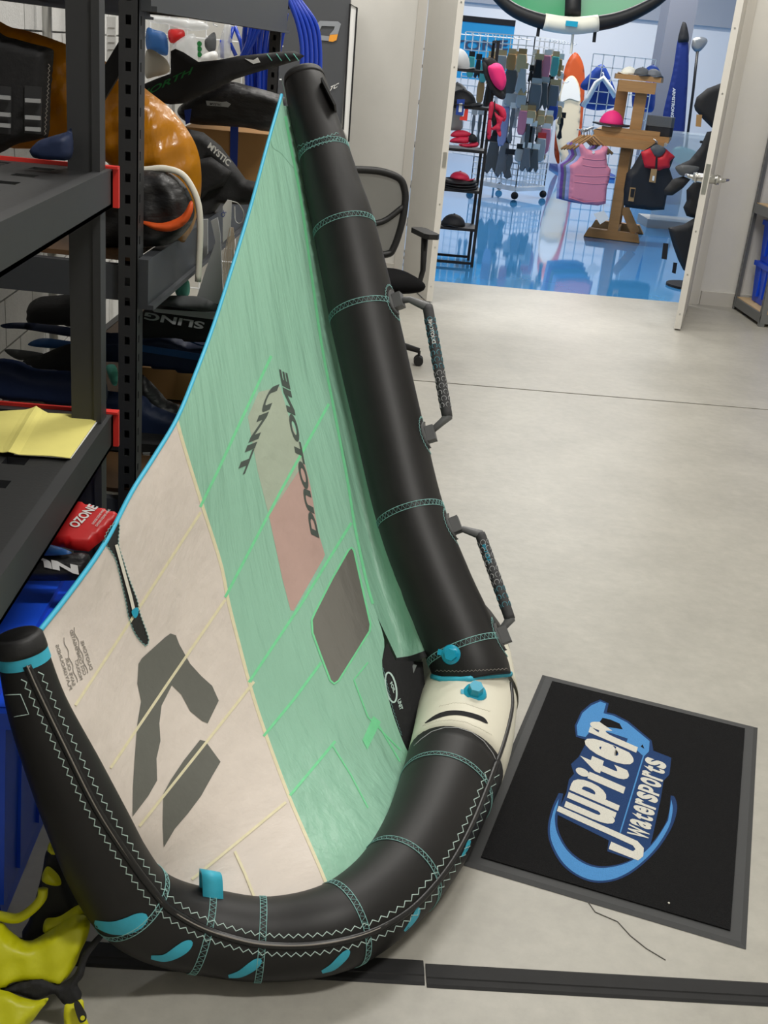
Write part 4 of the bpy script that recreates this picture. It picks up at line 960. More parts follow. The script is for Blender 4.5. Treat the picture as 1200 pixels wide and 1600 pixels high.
# red kite bag and black bag on the blue tote
C6t = lambda p: crop(p, 0, 580, 4.615)
RB = thing('red_kite_bag', 'red folded kite bag with white lettering on top of the blue tote', 'bag', (-.62, 2.05, .56))
pr = plane(aty(120, 850, 2.13), yaw=8, tilt=52)
puff('bag_body', C6t([(215, 1215), (330, 1080), (430, 1000), (510, 940), (600, 965), (830, 1030), (900, 1060), (760, 1200), (640, 1300), (540, 1290), (420, 1260), (300, 1240)]), pr, .024, 'red_bag', RB, 6, rad=6, sm=False)
prf = lambda x, y: pr[0](x, y)
lettering('brand_lettering', 'OZONE', C6t([(560, 1175)])[0], (33, -33), (-14, -5), prf, 'white_print', RB, .027, pr[1], .03)
for k_, (a, b) in enumerate((((680, 1150), (760, 1045)), ((705, 1165), (800, 1045)))): lettering('small_lettering', 'CHOOSE OZONE WING', C6t([a])[0], ((b[0]-a[0])/4.6, (b[1]-a[1])/4.6), (-3.4, -1.4), prf, 'white_print', RB, .027, pr[1], .01)
puff('blue_side', C6t([(195, 1300), (250, 1235), (350, 1245), (520, 1310), (330, 1330)]), plane(aty(60, 860, 2.06), 8, 40), .02, 'blue_cloth', RB, 6)
BB = thing('black_kite_bag', 'black kite bag with white lettering between red bag and blue tote', 'bag', (-.65, 2.0, .49))
pb = plane(aty(75, 885, 2.08), yaw=8, tilt=35)
puff('bag_body', C6t([(60, 1450), (140, 1340), (220, 1315), (420, 1320), (640, 1320), (620, 1480), (500, 1510), (200, 1510), (90, 1490)]), pb, .03, 'black_satin', BB, 6, rad=9)
lettering('bag_lettering', 'NU', C6t([(570, 1425)])[0], (-80, -17), (2, 13), pb[0], 'white_print', BB, .034, pb[1], .06)
# lime dry bag on the floor
CL = lambda p: crop(p, 0, 1280, 4.615)
DB = thing('dry_bag', 'lime yellow dry bag with black zipper crumpled on the floor', 'bag', (-.6, 1.55, 0))
puff('bag_body', CL([(-120, 820), (0, 740), (80, 810), (200, 880), (360, 800), (500, 710), (600, 690), (650, 740), (630, 850), (580, 960), (540, 1060), (450, 1170), (300, 1150), (150, 1150), (30, 1210), (-120, 1230)]), plane(atd(60, 1480, 2.02), 12, 30), .05, 'lime', DB, 8, rad=12, wob=.06)
puff('bag_flap', CL([(-120, 1250), (30, 1235), (150, 1280), (260, 1305), (350, 1290), (290, 1380), (180, 1500), (-120, 1640)]), plane(atd(20, 1570, 1.93), 12, 45), .035, 'lime', DB, 8, rad=10, wob=.06)
puff('zip_flap', CL([(-60, 1230), (60, 1200), (180, 1150), (300, 1140), (400, 1175), (450, 1180), (540, 1110), (600, 960), (720, 820), (760, 830), (640, 990), (600, 1130), (560, 1190), (590, 1260), (560, 1330), (470, 1340), (420, 1290), (380, 1260), (260, 1300), (120, 1260)]), plane(atd(95, 1520, 1.985), 8, 30), .014, 'black_cloth', DB, 6, rad=4)
puff('strap_end', CL([(465, 1350), (520, 1330), (595, 1300), (610, 1400), (640, 1520), (480, 1520)]), plane(atd(118, 1590, 1.93), 8, 30), .008, 'lime_strap', DB, 6, rad=3)
zp = plane(atd(125, 1575, 1.915), 8, 30)
MB().ext([zp[0](*p) for p in smoothpoly(CL([(535, 1330), (565, 1310), (620, 1400), (622, 1440), (595, 1458), (570, 1445)]))], zp[1]*.006).ob('zip_pull', 'piping', DB)
MB().disc(zp[0](*CL([(598, 1425)])[0])+zp[1]*.006, zp[1], .004, .001, 12).ob('zip_hole', 'lime_strap', DB)
LB = thing('lime_jacket', 'lime and black buoyancy vest squeezed between blue tote and wing', 'vest', (-.55, 1.85, 0))
pj = plane(atd(75, 1400, 2.12), 5, 20)
puff('vest_body', CL([(220, 700), (300, 400), (340, 220), (440, 230), (520, 480), (620, 700), (560, 760), (420, 830), (300, 870), (160, 830)]), pj, .04, 'black_cloth', LB, 7, rad=10)
puff('vest_collar', CL([(345, 235), (360, 165), (415, 180), (442, 240)]), plane(atd(85, 1322, 2.05), 5, 20), .02, 'lime', LB, 5)
puff('vest_panel', CL([(310, 810), (330, 720), (430, 700), (560, 620), (610, 640), (600, 700), (460, 760), (360, 810)]), plane(atd(95, 1440, 2.06), 5, 20), .02, 'lime', LB, 5)
puff('vest_panel', CL([(300, 440), (340, 340), (420, 400), (440, 470), (380, 480)]), plane(atd(80, 1370, 2.07), 5, 20), .015, 'lime', LB, 5)
MB().tube([atd(x, y, 2.01) for x, y in smoothpoly(CL([(-40, 690), (120, 715), (230, 650), (300, 570), (310, 500)]), 20, False)], .009, 8).ob('tube_handle', 'lime', LB, True)

# ================================================================== back of the workshop
# office chair
CHL = Vector((.17, 6.32, 0))
CH = thing('office_chair', 'black mesh-back office chair standing by the doors', 'chair', CHL)
def L(x, y, z): return CHL+Vector((x, y, z))
bk = [(-.23, 1.0), (-.20, 1.05), (-.1, 1.075), (0, 1.08), (.1, 1.075), (.20, 1.045), (.235, .98), (.24, .9), (.225, .78), (.19, .66), (.15, .62), (0, .61), (-.15, .62), (-.19, .66), (-.225, .78), (-.24, .9)]
bks = smoothpoly(bk)
bk = [(x, z-.055) for x, z in bk]; bks = smoothpoly(bk)
def by(x, z): return .24+.10*(z-.6)-.35*x*x+.03
MB().tube([L(x, by(x, z), z) for x, z in bks], .021, 8, closed=True).ob('back_frame', 'chair', CH, True)
pts, tr3, dd = fill(bks, .05)
mk('back_mesh', [L(x, by(x, z), z) for x, z in pts], tr3, 'mesh', CH, True)
MB().tube([L(x, by(x, z), z) for x, z in smoothpoly([(-.23, .83), (-.12, .75), (0, .73), (.12, .75), (.235, .84)], 20, False)], .018, 8).ob('lumbar_bar', 'chair', CH, True)
MB().tube([L(0, .29, .64), L(0, .32, .5), L(0, .2, .42), L(0, .05, .40)], .022, 8).ob('back_support', 'chair', CH, True)
v = []; f = []
for i in range(11):
    ph = -math.pi/2+math.pi*i/10
    for j in range(28):
        th = 2*math.pi*j/28; c, s = math.cos(th), math.sin(th); e = .5
        v.append(L(.25*math.copysign(abs(c)**e, c)*max(.02, math.cos(ph)**.35), .24*math.copysign(abs(s)**e, s)*max(.02, math.cos(ph)**.35)-.02, .47+.042*math.sin(ph)))
for i in range(10): f += [(i*28+j, i*28+(j+1) % 28, (i+1)*28+(j+1) % 28, (i+1)*28+j) for j in range(28)]
mk('seat', v, f, 'seat', CH, True)
for s in (-1, 1):
    MB().tube([L(s*.20, .03, .43), L(s*.28, .03, .44), L(s*.295, .03, .52), L(s*.285, .03, .72)], [.018, .018, .016, .02], 8).ob('arm_post', 'chair', CH, True)
    MB().ext([L(s*.285+a*.045, .03+b*.13, .715) for a, b in ((-1, -.8), (-.6, -1), (.6, -1), (1, -.8), (1, .8), (.6, 1), (-.6, 1), (-1, .8))], (0, 0, .028)).ob('arm_pad', 'chair', CH)
MB().tube([L(0, 0, .42), L(0, 0, .10)], [.028, .024], 12).ob('gas_column', 'chair', CH, True)
for k in range(5):
    a = math.radians(-20+72*k); e = Vector((math.cos(a), math.sin(a), 0))
    MB().tube([CHL+Vector((0, 0, .13)), CHL+e*.15+Vector((0, 0, .115)), CHL+e*.29+Vector((0, 0, .085))], [.03, .022, .015], 8).ob('base_arm', 'chair', CH, True)
    w_ = Vector((-e.y, e.x, 0)); cst = MB()
    for q in (-1, 1): cst.disc(CHL+e*.29+w_*q*.012+Vector((0, 0, .028)), w_*q, .028, .016, 14)
    cst.tube([CHL+e*.29+Vector((0, 0, .03)), CHL+e*.29+Vector((0, 0, .085))], .008, 6).ob('caster', 'chair', CH)
CH.rotation_euler.z = math.radians(18)
# dark board carton
BX = thing('board_carton', 'tall dark grey carton with outlined logo standing by the wall', 'box', (-.4, 8.45, 0))
xr = aty(546, 20, 8.2).x
MB().box((xr-.62, 8.2, 0), (xr, 8.7, 2.25)).ob('carton_body', 'box_grey', BX)
pX = ply(8.195)
C9 = lambda p: crop(p, 400, 0, 3.75)
MB().ext([pX[0](*p) for p in C9([(557, 22), (590, 40), (590, 60), (545, 830), (512, 760)])], (0, .004, 0)).ob('side_panel', 'paper', BX)
MB().tube([pX[0](*p)+Vector((0, -.004, 0)) for p in C9([(510, 760), (552, 22), (592, 45), (543, 830)])], .006, 6).ob('black_edge', 'gap', BX)
lg = C9([(345, 150), (375, 122), (480, 125), (498, 140), (480, 200), (430, 203), (455, 175), (462, 155), (385, 152), (360, 205), (430, 212), (425, 240), (340, 232), (325, 215)])
sheet('logo', lg, pX[0], 'logo_grey', BX, 8, .003)
sheet('logo_corner', C9([(432, 205), (480, 200), (472, 235), (450, 245), (425, 242)]), pX[0], 'logo_orange', BX, 8, .004)
lettering('small_logo', 'TC', C9([(425, 535)])[0], (13, -6), (4, -8), pX[0], 'white_print', BX, .004, bold=.03)
# blue hoses
HS = thing('hose_coil', 'coil of blue hoses hanging over the end of the far rack', 'hose', aty(440, 150, 5.6))
def hose(pts, Y, r=.0125): MB().tube([aty(x, y, Y) for x, y in smoothpoly(pts, 24, False)], r, 8).ob('hose', 'hose', HS, True)
for i in range(5):
    hose(C2([(722+i*13, -40), (755+i*13, 5), (795+i*21, 110), (815+i*21, 230), (810+i*22, 400)]), 5.62+.02*i, .011)
for i in range(8):
    hose(C2([(560+i*26, 60), (545+i*25, 180), (555+i*20, 300), (560+i*18, 440)]), 5.7+.015*(i % 3), .012)
for i in range(3):
    hose(C2([(585+i*30, 80), (560+i*12, 200), (530+i*8, 270)]), 5.66, .010)
MB().tube([(-.37, 5.30, 1.838), (-.36, 5.45, 1.86), aty(455, -14, 5.62)], .012, 8).ob('hanger_bar', 'gap', HS, True)
MB().tube([(-.37, 5.30, 1.838), (-.5, 5.45, 1.80), aty(395, 14, 5.70), aty(455, 10, 5.72)], .012, 8).ob('hanger_bar', 'gap', HS, True)
# hanging accessories behind the far rack
GW = thing('wire_display', 'white wire display panel with hooks behind the far rack', 'wire panel', (-.9, 6.6, 0))
CG = lambda p: crop(p, 220, 10, 5.4545)
for i in range(9): MB().tube([(-1.25+i*.1, 6.62, 0), (-1.25+i*.1, 6.62, 2.05)], .004, 5).ob('upright_wire', 'wire', GW)
for j in range(12): MB().tube([(-1.27, 6.62, .1+j*.17), (-.43, 6.62, .1+j*.17)], .004, 5).ob('cross_wire', 'wire', GW)
for x, y in ((600, 290), (650, 170), (60, 90), (250, 160), (420, 200), (820, 175)):
    p = aty(*CG([(x, y)])[0], 6.6); MB().tube([p, p+Vector((0, -.16, .005)), p+Vector((0, -.17, .02))], .004, 5).ob('hook', 'wire', GW)
for nm, lb, pts, m, Y in (
    ('blister_pack', 'blue cloth pouch hanging at the end of the wire display', [(50, 190), (120, 200), (215, 240), (230, 410), (140, 400), (50, 360)], 'blue_cloth', 6.45),
    ('blister_pack', 'pack of red parts hanging on the wire display', [(240, 200), (360, 200), (370, 270), (300, 310), (245, 300)], 'red_bag', 6.43),
    ('poly_bag', 'frosted poly bag hanging beside the pack of red parts', [(270, 330), (400, 240), (470, 260), (475, 470), (360, 440), (290, 380)], 'clear', 6.4),
    ('poly_bag', 'wide frosted poly bag hanging at the top of the wire display', [(60, 80), (300, 100), (520, 130), (580, 190), (420, 210), (240, 160), (70, 130)], 'clear', 6.42),
    ('poly_bag', 'small frosted poly bag hanging beside the blue loops', [(680, 270), (720, 160), (780, 170), (760, 420), (650, 440)], 'clear', 6.4),
    ('parts_card', 'white parts card tilted below the hanging blister packs', [(520, 420), (630, 380), (655, 440), (560, 490), (520, 480)], 'paper', 6.38),
    ('dark_pack', 'dark parts pack hanging beside the green dotted strip', [(545, 290), (630, 220), (640, 360), (590, 390), (550, 350)], 'grey_cloth', 6.44),
    ('white_sack', 'cream and grey sack lying on the foil cover', [(40, 400), (80, 365), (150, 400), (230, 470), (240, 560), (120, 600), (40, 600)], 'cream', 4.6)):
    tag(puff(nm, CG(pts), ply(Y), .025, m, None, 6), lb, 'pouch')
gs = thing('dotted_strip', 'white strip with green dots hanging on the wire display', 'strip', aty(*CG([(510, 480)])[0], 6.41))
MB().ext([aty(*p, 6.41) for p in CG([(475, 270), (540, 275), (545, 480), (490, 485)])], (0, .012, 0)).ob('card', 'paper', gs)
for y in (318, 363, 410): MB().disc(aty(*CG([(500, y)])[0], 6.405), (0, -1, 0), .013, .002, 14).ob('dot', 'green_dot', gs)
lp_ = thing('blue_loops', 'blue plastic loops hanging on the wire display', 'loop', aty(*CG([(800, 300)])[0], 6.4))
for pts in ([(790, 175), (755, 300), (810, 420)], [(800, 170), (850, 300), (870, 410)], [(690, 285), (695, 440)]): MB().tube([aty(*p, 6.4) for p in CG(pts)], .011, 6).ob('loop', 'hose', lp_, True)
# right-hand shelving with totes
RR = thing('shelving_rack', 'grey steel shelving rack with plywood shelves holding blue totes', 'shelving', (3.6, 8.6, 0))
def angle_post(x, y, sy):
    mb = MB(); f = lambda a, b: (min(y+sy*a, y+sy*b), max(y+sy*a, y+sy*b))
    for a, b in ((0, .014), (.026, .04)): mb.box((x, f(a, b)[0], 0), (x+.004, f(a, b)[1], 2.2))
    lo_, hi_ = f(.014, .026); z = 0.
    for k in range(43):                                   # rungs between the open keyholes
        mb.box((x, lo_, z), (x+.004, hi_, min(2.2, .05+k*.05))); z = .07+k*.05
    q = f(0, .004); mb.box((x+.004, q[0], 0), (x+.04, q[1], 2.2))
    return mb.ob('post', 'galv', RR)
for x in (3.13, 4.35):
    angle_post(x, 8.27, 1); angle_post(x, 8.93, -1)
zs = [.10, atx(1186, 318, 3.14).z, 1.75]
for z in zs:
    MB().box((3.145, 8.285, z-.012), (4.36, 8.915, z)).ob('shelf_board', 'ply_', RR)
    for a, b in (((3.13, 8.268, z-.075), (4.39, 8.28, z-.005)), ((3.13, 8.92, z-.075), (4.39, 8.932, z-.005)), ((3.132, 8.28, z-.075), (3.146, 8.92, z-.005))): MB().box(a, b).ob('shelf_beam', 'galv', RR)
def simple_tote(lb, x0, y0, z0, w_, d, h, grp):
    t = thing('storage_tote', lb, 'storage tote', (x0+w_/2, y0+d/2, z0), grp); k = .02
    v = [(x0+k, y0+k, z0), (x0+w_-k, y0+k, z0), (x0+w_-k, y0+d-k, z0), (x0+k, y0+d-k, z0), (x0, y0, z0+h), (x0+w_, y0, z0+h), (x0+w_, y0+d, z0+h), (x0, y0+d, z0+h)]
    MB().add(v, [(3, 2, 1, 0), (0, 1, 5, 4), (1, 2, 6, 5), (2, 3, 7, 6), (3, 0, 4, 7), (4, 5, 6, 7)]).ob('tote_body', 'tote', t)
    MB().box((x0-.012, y0-.012, z0+h-.03), (x0+w_+.012, y0+d+.012, z0+h+.006)).ob('lid', 'tote', t)
    for s in (.25, .5, .75): MB().box((x0-.002, y0+d*s-.02, z0+.05), (x0+k*.7, y0+d*s+.02, z0+h-.03)).ob('rib', 'tote', t)
hh = (zs[1]-.08-.10)*.46
simple_tote('blue tote on the bottom plywood shelf, lower of its stack', 3.21, 8.33, .103, .5, .5, hh, None)
simple_tote('blue tote on the bottom plywood shelf, upper of its stack', 3.21, 8.33, .112+hh, .5, .5, hh, None)
simple_tote('blue tote on the middle plywood shelf', 3.21, 8.33, zs[1]+.003, .5, .5, .36, None)

# ================================================================== the shop beyond the doors
CSH = lambda p: crop(p, 680, 60, 8); CA = lambda p: crop(p, 750, 60, 5.926); CW = lambda p: crop(p, 870, 60, 4.706); CH3 = lambda p: crop(p, 1000, 0, 2.963); C3t = lambda p: crop(p, 650, 0, 4); CR = lambda p: crop(p, 850, 0, 3.4286)
FN = Vector((0, -1, 0))
# black metal display shelf
YB = 9.78
DS = thing('display_shelf', 'black metal display shelf with hats just inside the shop', 'shelf', (.8, 9.95, 0))
xr = aty(737, 416, YB).x
for x in (xr-.62, xr):
    for y in (YB, YB+.34): MB().box((x-.012, y-.012, 0), (x+.012, y+.012, 1.82)).ob('post', 'gap', DS)
    MB().box((x-.012, YB, 1.80), (x+.012, YB+.34, 1.82)).ob('top_rail', 'gap', DS)
szs = [aty(744, 416, YB).z+.02]+[aty(x, y, YB).z for x, y in ((742, 358), (751, 299), (757, 236), (763, 169), (770, 112))]
for i, z in enumerate(szs):
    if i == 0:
        for y in (YB, YB+.34): MB().bar((xr-.62, y, .03), (xr, y, .03), .02, .02).ob('rail', 'gap', DS)
        continue
    MB().box((xr-.62, YB-.012, z-.02), (xr+.012, YB+.352, z)).ob('shelf_board', 'rack', DS)
    MB().box((xr-.62, YB-.016, z-.022), (xr+.012, YB-.012, z)).ob('shelf_lip', 'gap', DS)
def cap(nm, lb, c, r, m, brim=None, bdir=(0, -1), h=.7, grp=None):
    c = Vector(c); t = thing(nm, lb, 'hat', c, grp)
    MB().ell(c, (r, r*1.08, r*h*1.25), 18, 6, lo=0).ob('crown', m, t, True)
    if brim == 'round':
        v = []; n = 28
        for k, (rr, z) in enumerate(((r*.98, .004), (r*1.5, -.012+.0), (r*1.5, .0), (r*.9, .014))):
            v += [c+Vector((math.cos(2*math.pi*j/n)*rr, math.sin(2*math.pi*j/n)*rr*1.05, max(.001, z+.012+(.012*math.cos(4*math.pi*j/n) if rr > r else 0)))) for j in range(n)]
        mk('brim', v, [(k*n+j, k*n+(j+1) % n, ((k+1) % 4)*n+(j+1) % n, ((k+1) % 4)*n+j) for k in range(4) for j in range(n)], 'vest_black' if m == 'pink' else m, t, True)
    else:
        d = Vector((*bdir, 0)).normalized(); s = Vector((-d.y, d.x, 0)); pts = []
        for j in range(9):
            a = -1+2*j/8; pts.append(c+s*r*.85*a+d*(r*.5+r*1.05*math.sqrt(max(0, 1-a*a)))+Vector((0, 0, .012-.02*abs(a))))
        MB().ext(pts, (0, 0, .008)).ob('visor', brim or m, t)
    MB().disc(c+Vector((0, 0, r*h*1.25)), (0, 0, 1), .008, .005, 10).ob('button', m, t)
    return t
cx = lambda px, py, dy=.15: aty(px, py, YB+dy)
def onshelf(px, i, dy=.15):
    p = aty(px, 300, YB+dy); return (p.x+.012*(i-2), YB+dy, szs[i]+.002)
p = cx(710, 352); cap('cap', 'plain black cap alone on the lowest display shelf', (aty(708, 352, YB+.13).x, YB+.13, szs[1]+.002), .105, 'vest_black', None, (-.3, -1))
# stack of pink hats
for k in range(3): cap('cap', 'black cap stacked under the pink hat on the second shelf, layer %s from the bottom' % ('first', 'second', 'third')[k], (aty(717, 292, YB+.14).x-.01*k, YB+.14, szs[2]+.002+.022*k), .11, 'vest_black', 'round', h=.16)
cap('bucket_hat', 'crimson hat lying on the stack of black caps', (aty(718, 280, YB+.14).x, YB+.14, szs[2]+.075), .085, 'crimson', None, (1, -.3), h=.55)
fx = thing('folded_hats', 'folded crimson hats stacked on the middle display shelf', 'hat', (aty(725, 220, YB+.12).x, YB+.12, szs[3]+.002))
for pts, dz, mm in (([(190, 1210), (240, 1160), (330, 1145), (420, 1170), (460, 1220), (340, 1235), (230, 1235)], .0, 'crimson'), ([(180, 1290), (230, 1245), (350, 1230), (430, 1240), (410, 1310), (260, 1310)], -.02, 'crimson'), ([(300, 1320), (400, 1315), (520, 1290), (535, 1350), (430, 1368), (320, 1350)], -.03, 'crimson'), ([(415, 1260), (450, 1190), (510, 1220), (525, 1290), (440, 1300)], -.045, 'vest_black')):
    puff('folded_hat', CSH(pts), ply(YB+.08+dz), .03, mm, fx, 3)
def tagcard(nm, lb, pts, Y, m, parent=None, cat='tag'):
    o = MB().ext([aty(*p, Y) for p in pts], (0, .004, 0)).ob(nm, m, parent)
    return tag(o, lb, cat) if parent is None else o
tg = tagcard('price_tag', 'blue price tag with white label on the display shelf', CSH([(275, 762), (370, 762), (350, 965), (255, 955)]), YB-.02, 'royal')
tagcard('label', '', CSH([(300, 815), (340, 810), (332, 920), (292, 920)]), YB-.024, 'paper', tg)
tagcard('price_tag', 'red price tag beside the blue one on the display shelf', CSH([(380, 845), (420, 845), (398, 1030), (305, 1020), (310, 980), (355, 975)]), YB-.01, 'red')
cap('bucket_hat', 'broad black hat on the fourth display shelf', (aty(722, 160, YB+.14).x, YB+.14, szs[4]+.002), .12, 'vest_black', 'round', h=.8)
cap('cap', 'white cap with round badge behind the broad black hat', (aty(714, 135, YB+.26).x, YB+.26, szs[4]+.05), .105, 'light_grey', None, (1, -.6), h=.9)
cap('cap', 'pale grey cap on the top display shelf', (aty(714, 100, YB+.14).x, YB+.14, szs[5]+.002), .11, 'light_grey', None, (1, -.8), h=1.1)
pp = ply(YB-.10)
tag(puff('shirt', CSH([(190, 860), (240, 850), (320, 870), (345, 1060), (330, 1140), (240, 1150), (180, 1120)]), ply(YB+.2), .03, 'light_grey', None, 4), 'folded grey shirt standing on the middle display shelf', 'shirt')
# pink hat hung on the shelf post, and crimson visor
PH = thing('sun_hat', 'hot pink bucket hat with black brim hung on the display shelf', 'hat', aty(770, 150, YB-.12))
puff('brim', CSH([(590, 290), (640, 320), (700, 480), (780, 600), (850, 660), (880, 720), (850, 765), (780, 740), (700, 660), (640, 540), (600, 420)]), ply(YB-.08), .02, 'vest_black', PH, 4)
puff('brim_inside', CSH([(600, 280), (650, 240), (740, 260), (860, 420), (880, 720), (760, 640), (660, 480)]), ply(YB-.05), .02, 'vest_black', PH, 4)
puff('crown', CSH([(660, 360), (700, 330), (760, 305), (830, 335), (870, 420), (890, 520), (870, 610), (830, 650), (770, 620), (710, 540), (670, 440)]), ply(YB-.12), .07, 'pink', PH, 4)
VS = thing('sun_visor', 'crimson hooded neck flap hat hanging below the pink hat', 'hat', aty(760, 210, YB-.1))
puff('side_flap', CSH([(680, 810), (740, 805), (730, 900), (705, 1010), (705, 1160), (690, 1250), (660, 1260), (648, 1200), (660, 1010)]), ply(YB-.09), .025, 'crimson', VS, 4)
puff('side_flap', CSH([(740, 920), (790, 960), (870, 1000), (880, 960), (820, 1090), (825, 1210), (795, 1225), (760, 1150), (720, 1150), (705, 1120), (770, 1060)]), ply(YB-.10), .025, 'crimson', VS, 4)
puff('top_flap', CSH([(690, 815), (780, 820), (870, 880), (890, 990), (850, 1040), (790, 930)]), ply(YB-.07), .025, 'crimson', VS, 4)
puff('inside', CSH([(710, 870), (800, 880), (870, 880), (875, 960), (780, 1080), (715, 1110)]), ply(YB-.05), .02, 'vest_black', VS, 4)
cord('hang_cord', CSH([(740, 780), (742, 860), (725, 950)]), ply(YB-.14)[0], .005, 'gap', VS, n=5)

# wire grid carts with packed accessories
WC_ = thing('gridwall_cart', 'white wire gridwall cart on black casters packed with accessories', 'display cart', (2.2, 15.8, 0))
Fq, Lq, Rq = Vector((2.16, 15.31, 0)), Vector((1.62, 15.85, 0)), Vector((2.62, 15.83, 0)); Bq_ = Lq+Rq-Fq
def wirepanel(P, Q, z0, z1, nx, nz, nm='wire', r=.008):
    for i in range(nx+1): a = P.lerp(Q, i/nx); MB().bar(a+Vector((0, 0, z0)), a+Vector((0, 0, z1)), r*1.6, r*1.6).ob(nm, 'wire', WC_)
    for j in range(nz+1): z = z0+(z1-z0)*j/nz; MB().bar(P+Vector((0, 0, z)), Q+Vector((0, 0, z)), r*1.6, r*1.6).ob(nm, 'wire', WC_)
for a, b in ((Fq, Lq), (Fq, Rq), (Lq, Bq_), (Rq, Bq_)):
    MB().bar(a+Vector((0, 0, .13)), b+Vector((0, 0, .13)), .03, .05).ob('base_rail', 'wire', WC_); wirepanel(a, b, .16, .46, 9, 4)
for P in (Fq, Lq, Rq, Bq_):
    MB().ell(P+Vector((0, 0, .052)), (.05, .05, .05), 14, 8).ob('caster', 'gap', WC_, True); MB().tube([P+Vector((0, 0, .05)), P+Vector((0, 0, .12))], .012, 8).ob('caster_stem', 'steel', WC_)
ZT = 2.0
wirepanel(Fq, Lq+(Lq-Fq)*.5, .46, ZT, 9, 14); wirepanel(Fq, Rq, .46, ZT, 6, 14)
for P, Q in ((Fq, Lq+(Lq-Fq)*.5), (Fq, Rq)):
    e = (Q-P).normalized(); n = Vector((e.y, -e.x, 0)); n = n if n.y < 0 else -n
    for i in range(10):
        for z in (1.96, 1.5, 1.05):
            if i % 2 and z < 1.9: continue
            a = P+(Q-P)*((i+.5)/10)+Vector((0, 0, z)); MB().tube([a, a+n*.2, a+n*.22+Vector((0, 0, .02))], .006, 5).ob('hook', 'wire', WC_)
# accessories on the cart: each pack an object
mats_a = ['grey_cloth', 'slate', 'light_grey', 'vest_black', 'tan', 'clear', 'lilac', 'kraft']
def pack(lb, px, py, w_, h, Y, m, card='tan', grp=None, shape=0):
    c = aty(px, py, Y); t = thing('hanging_pack', lb, 'pack', (c.x, c.y, c.z-h), grp)
    hw = w_/2
    if shape == 0: out = [(-.8, 0), (.8, 0), (1, -.3), (.9, -.85), (.5, -1), (-.5, -1), (-.9, -.85), (-1, -.3)]
    elif shape == 1: out = [(-.5, 0), (.5, 0), (.7, -.4), (1, -.8), (.6, -1), (.1, -.8), (-.4, -1), (-.9, -.9), (-.7, -.4)]
    else: out = [(-.35, 0), (.35, 0), (.5, -.3), (.25, -.6), (.6, -.9), (0, -1), (-.6, -.9), (-.25, -.6), (-.5, -.3)]
    n = len(out); P = [c+Vector((a*hw, -.03, b*h)) for a, b in out]; Q = [c+Vector((a*hw*.8, -.055, b*h*.92-h*.04)) for a, b in out]; B_ = [c+Vector((a*hw*.8, .0, b*h*.92-h*.04)) for a, b in out]
    MB().add(P+Q+B_, [tuple(range(n, 2*n)), tuple(range(3*n-1, 2*n-1, -1))]+[(i, (i+1) % n, n+(i+1) % n, n+i) for i in range(n)]+[((i+1) % n, i, 2*n+i, 2*n+(i+1) % n) for i in range(n)]).ob('pack_body', m, t, False)
    MB().box((c.x-hw*.75, c.y-.04, c.z-.01), (c.x+hw*.75, c.y-.025, c.z+.06)).ob('header_card', card, t)
    return t
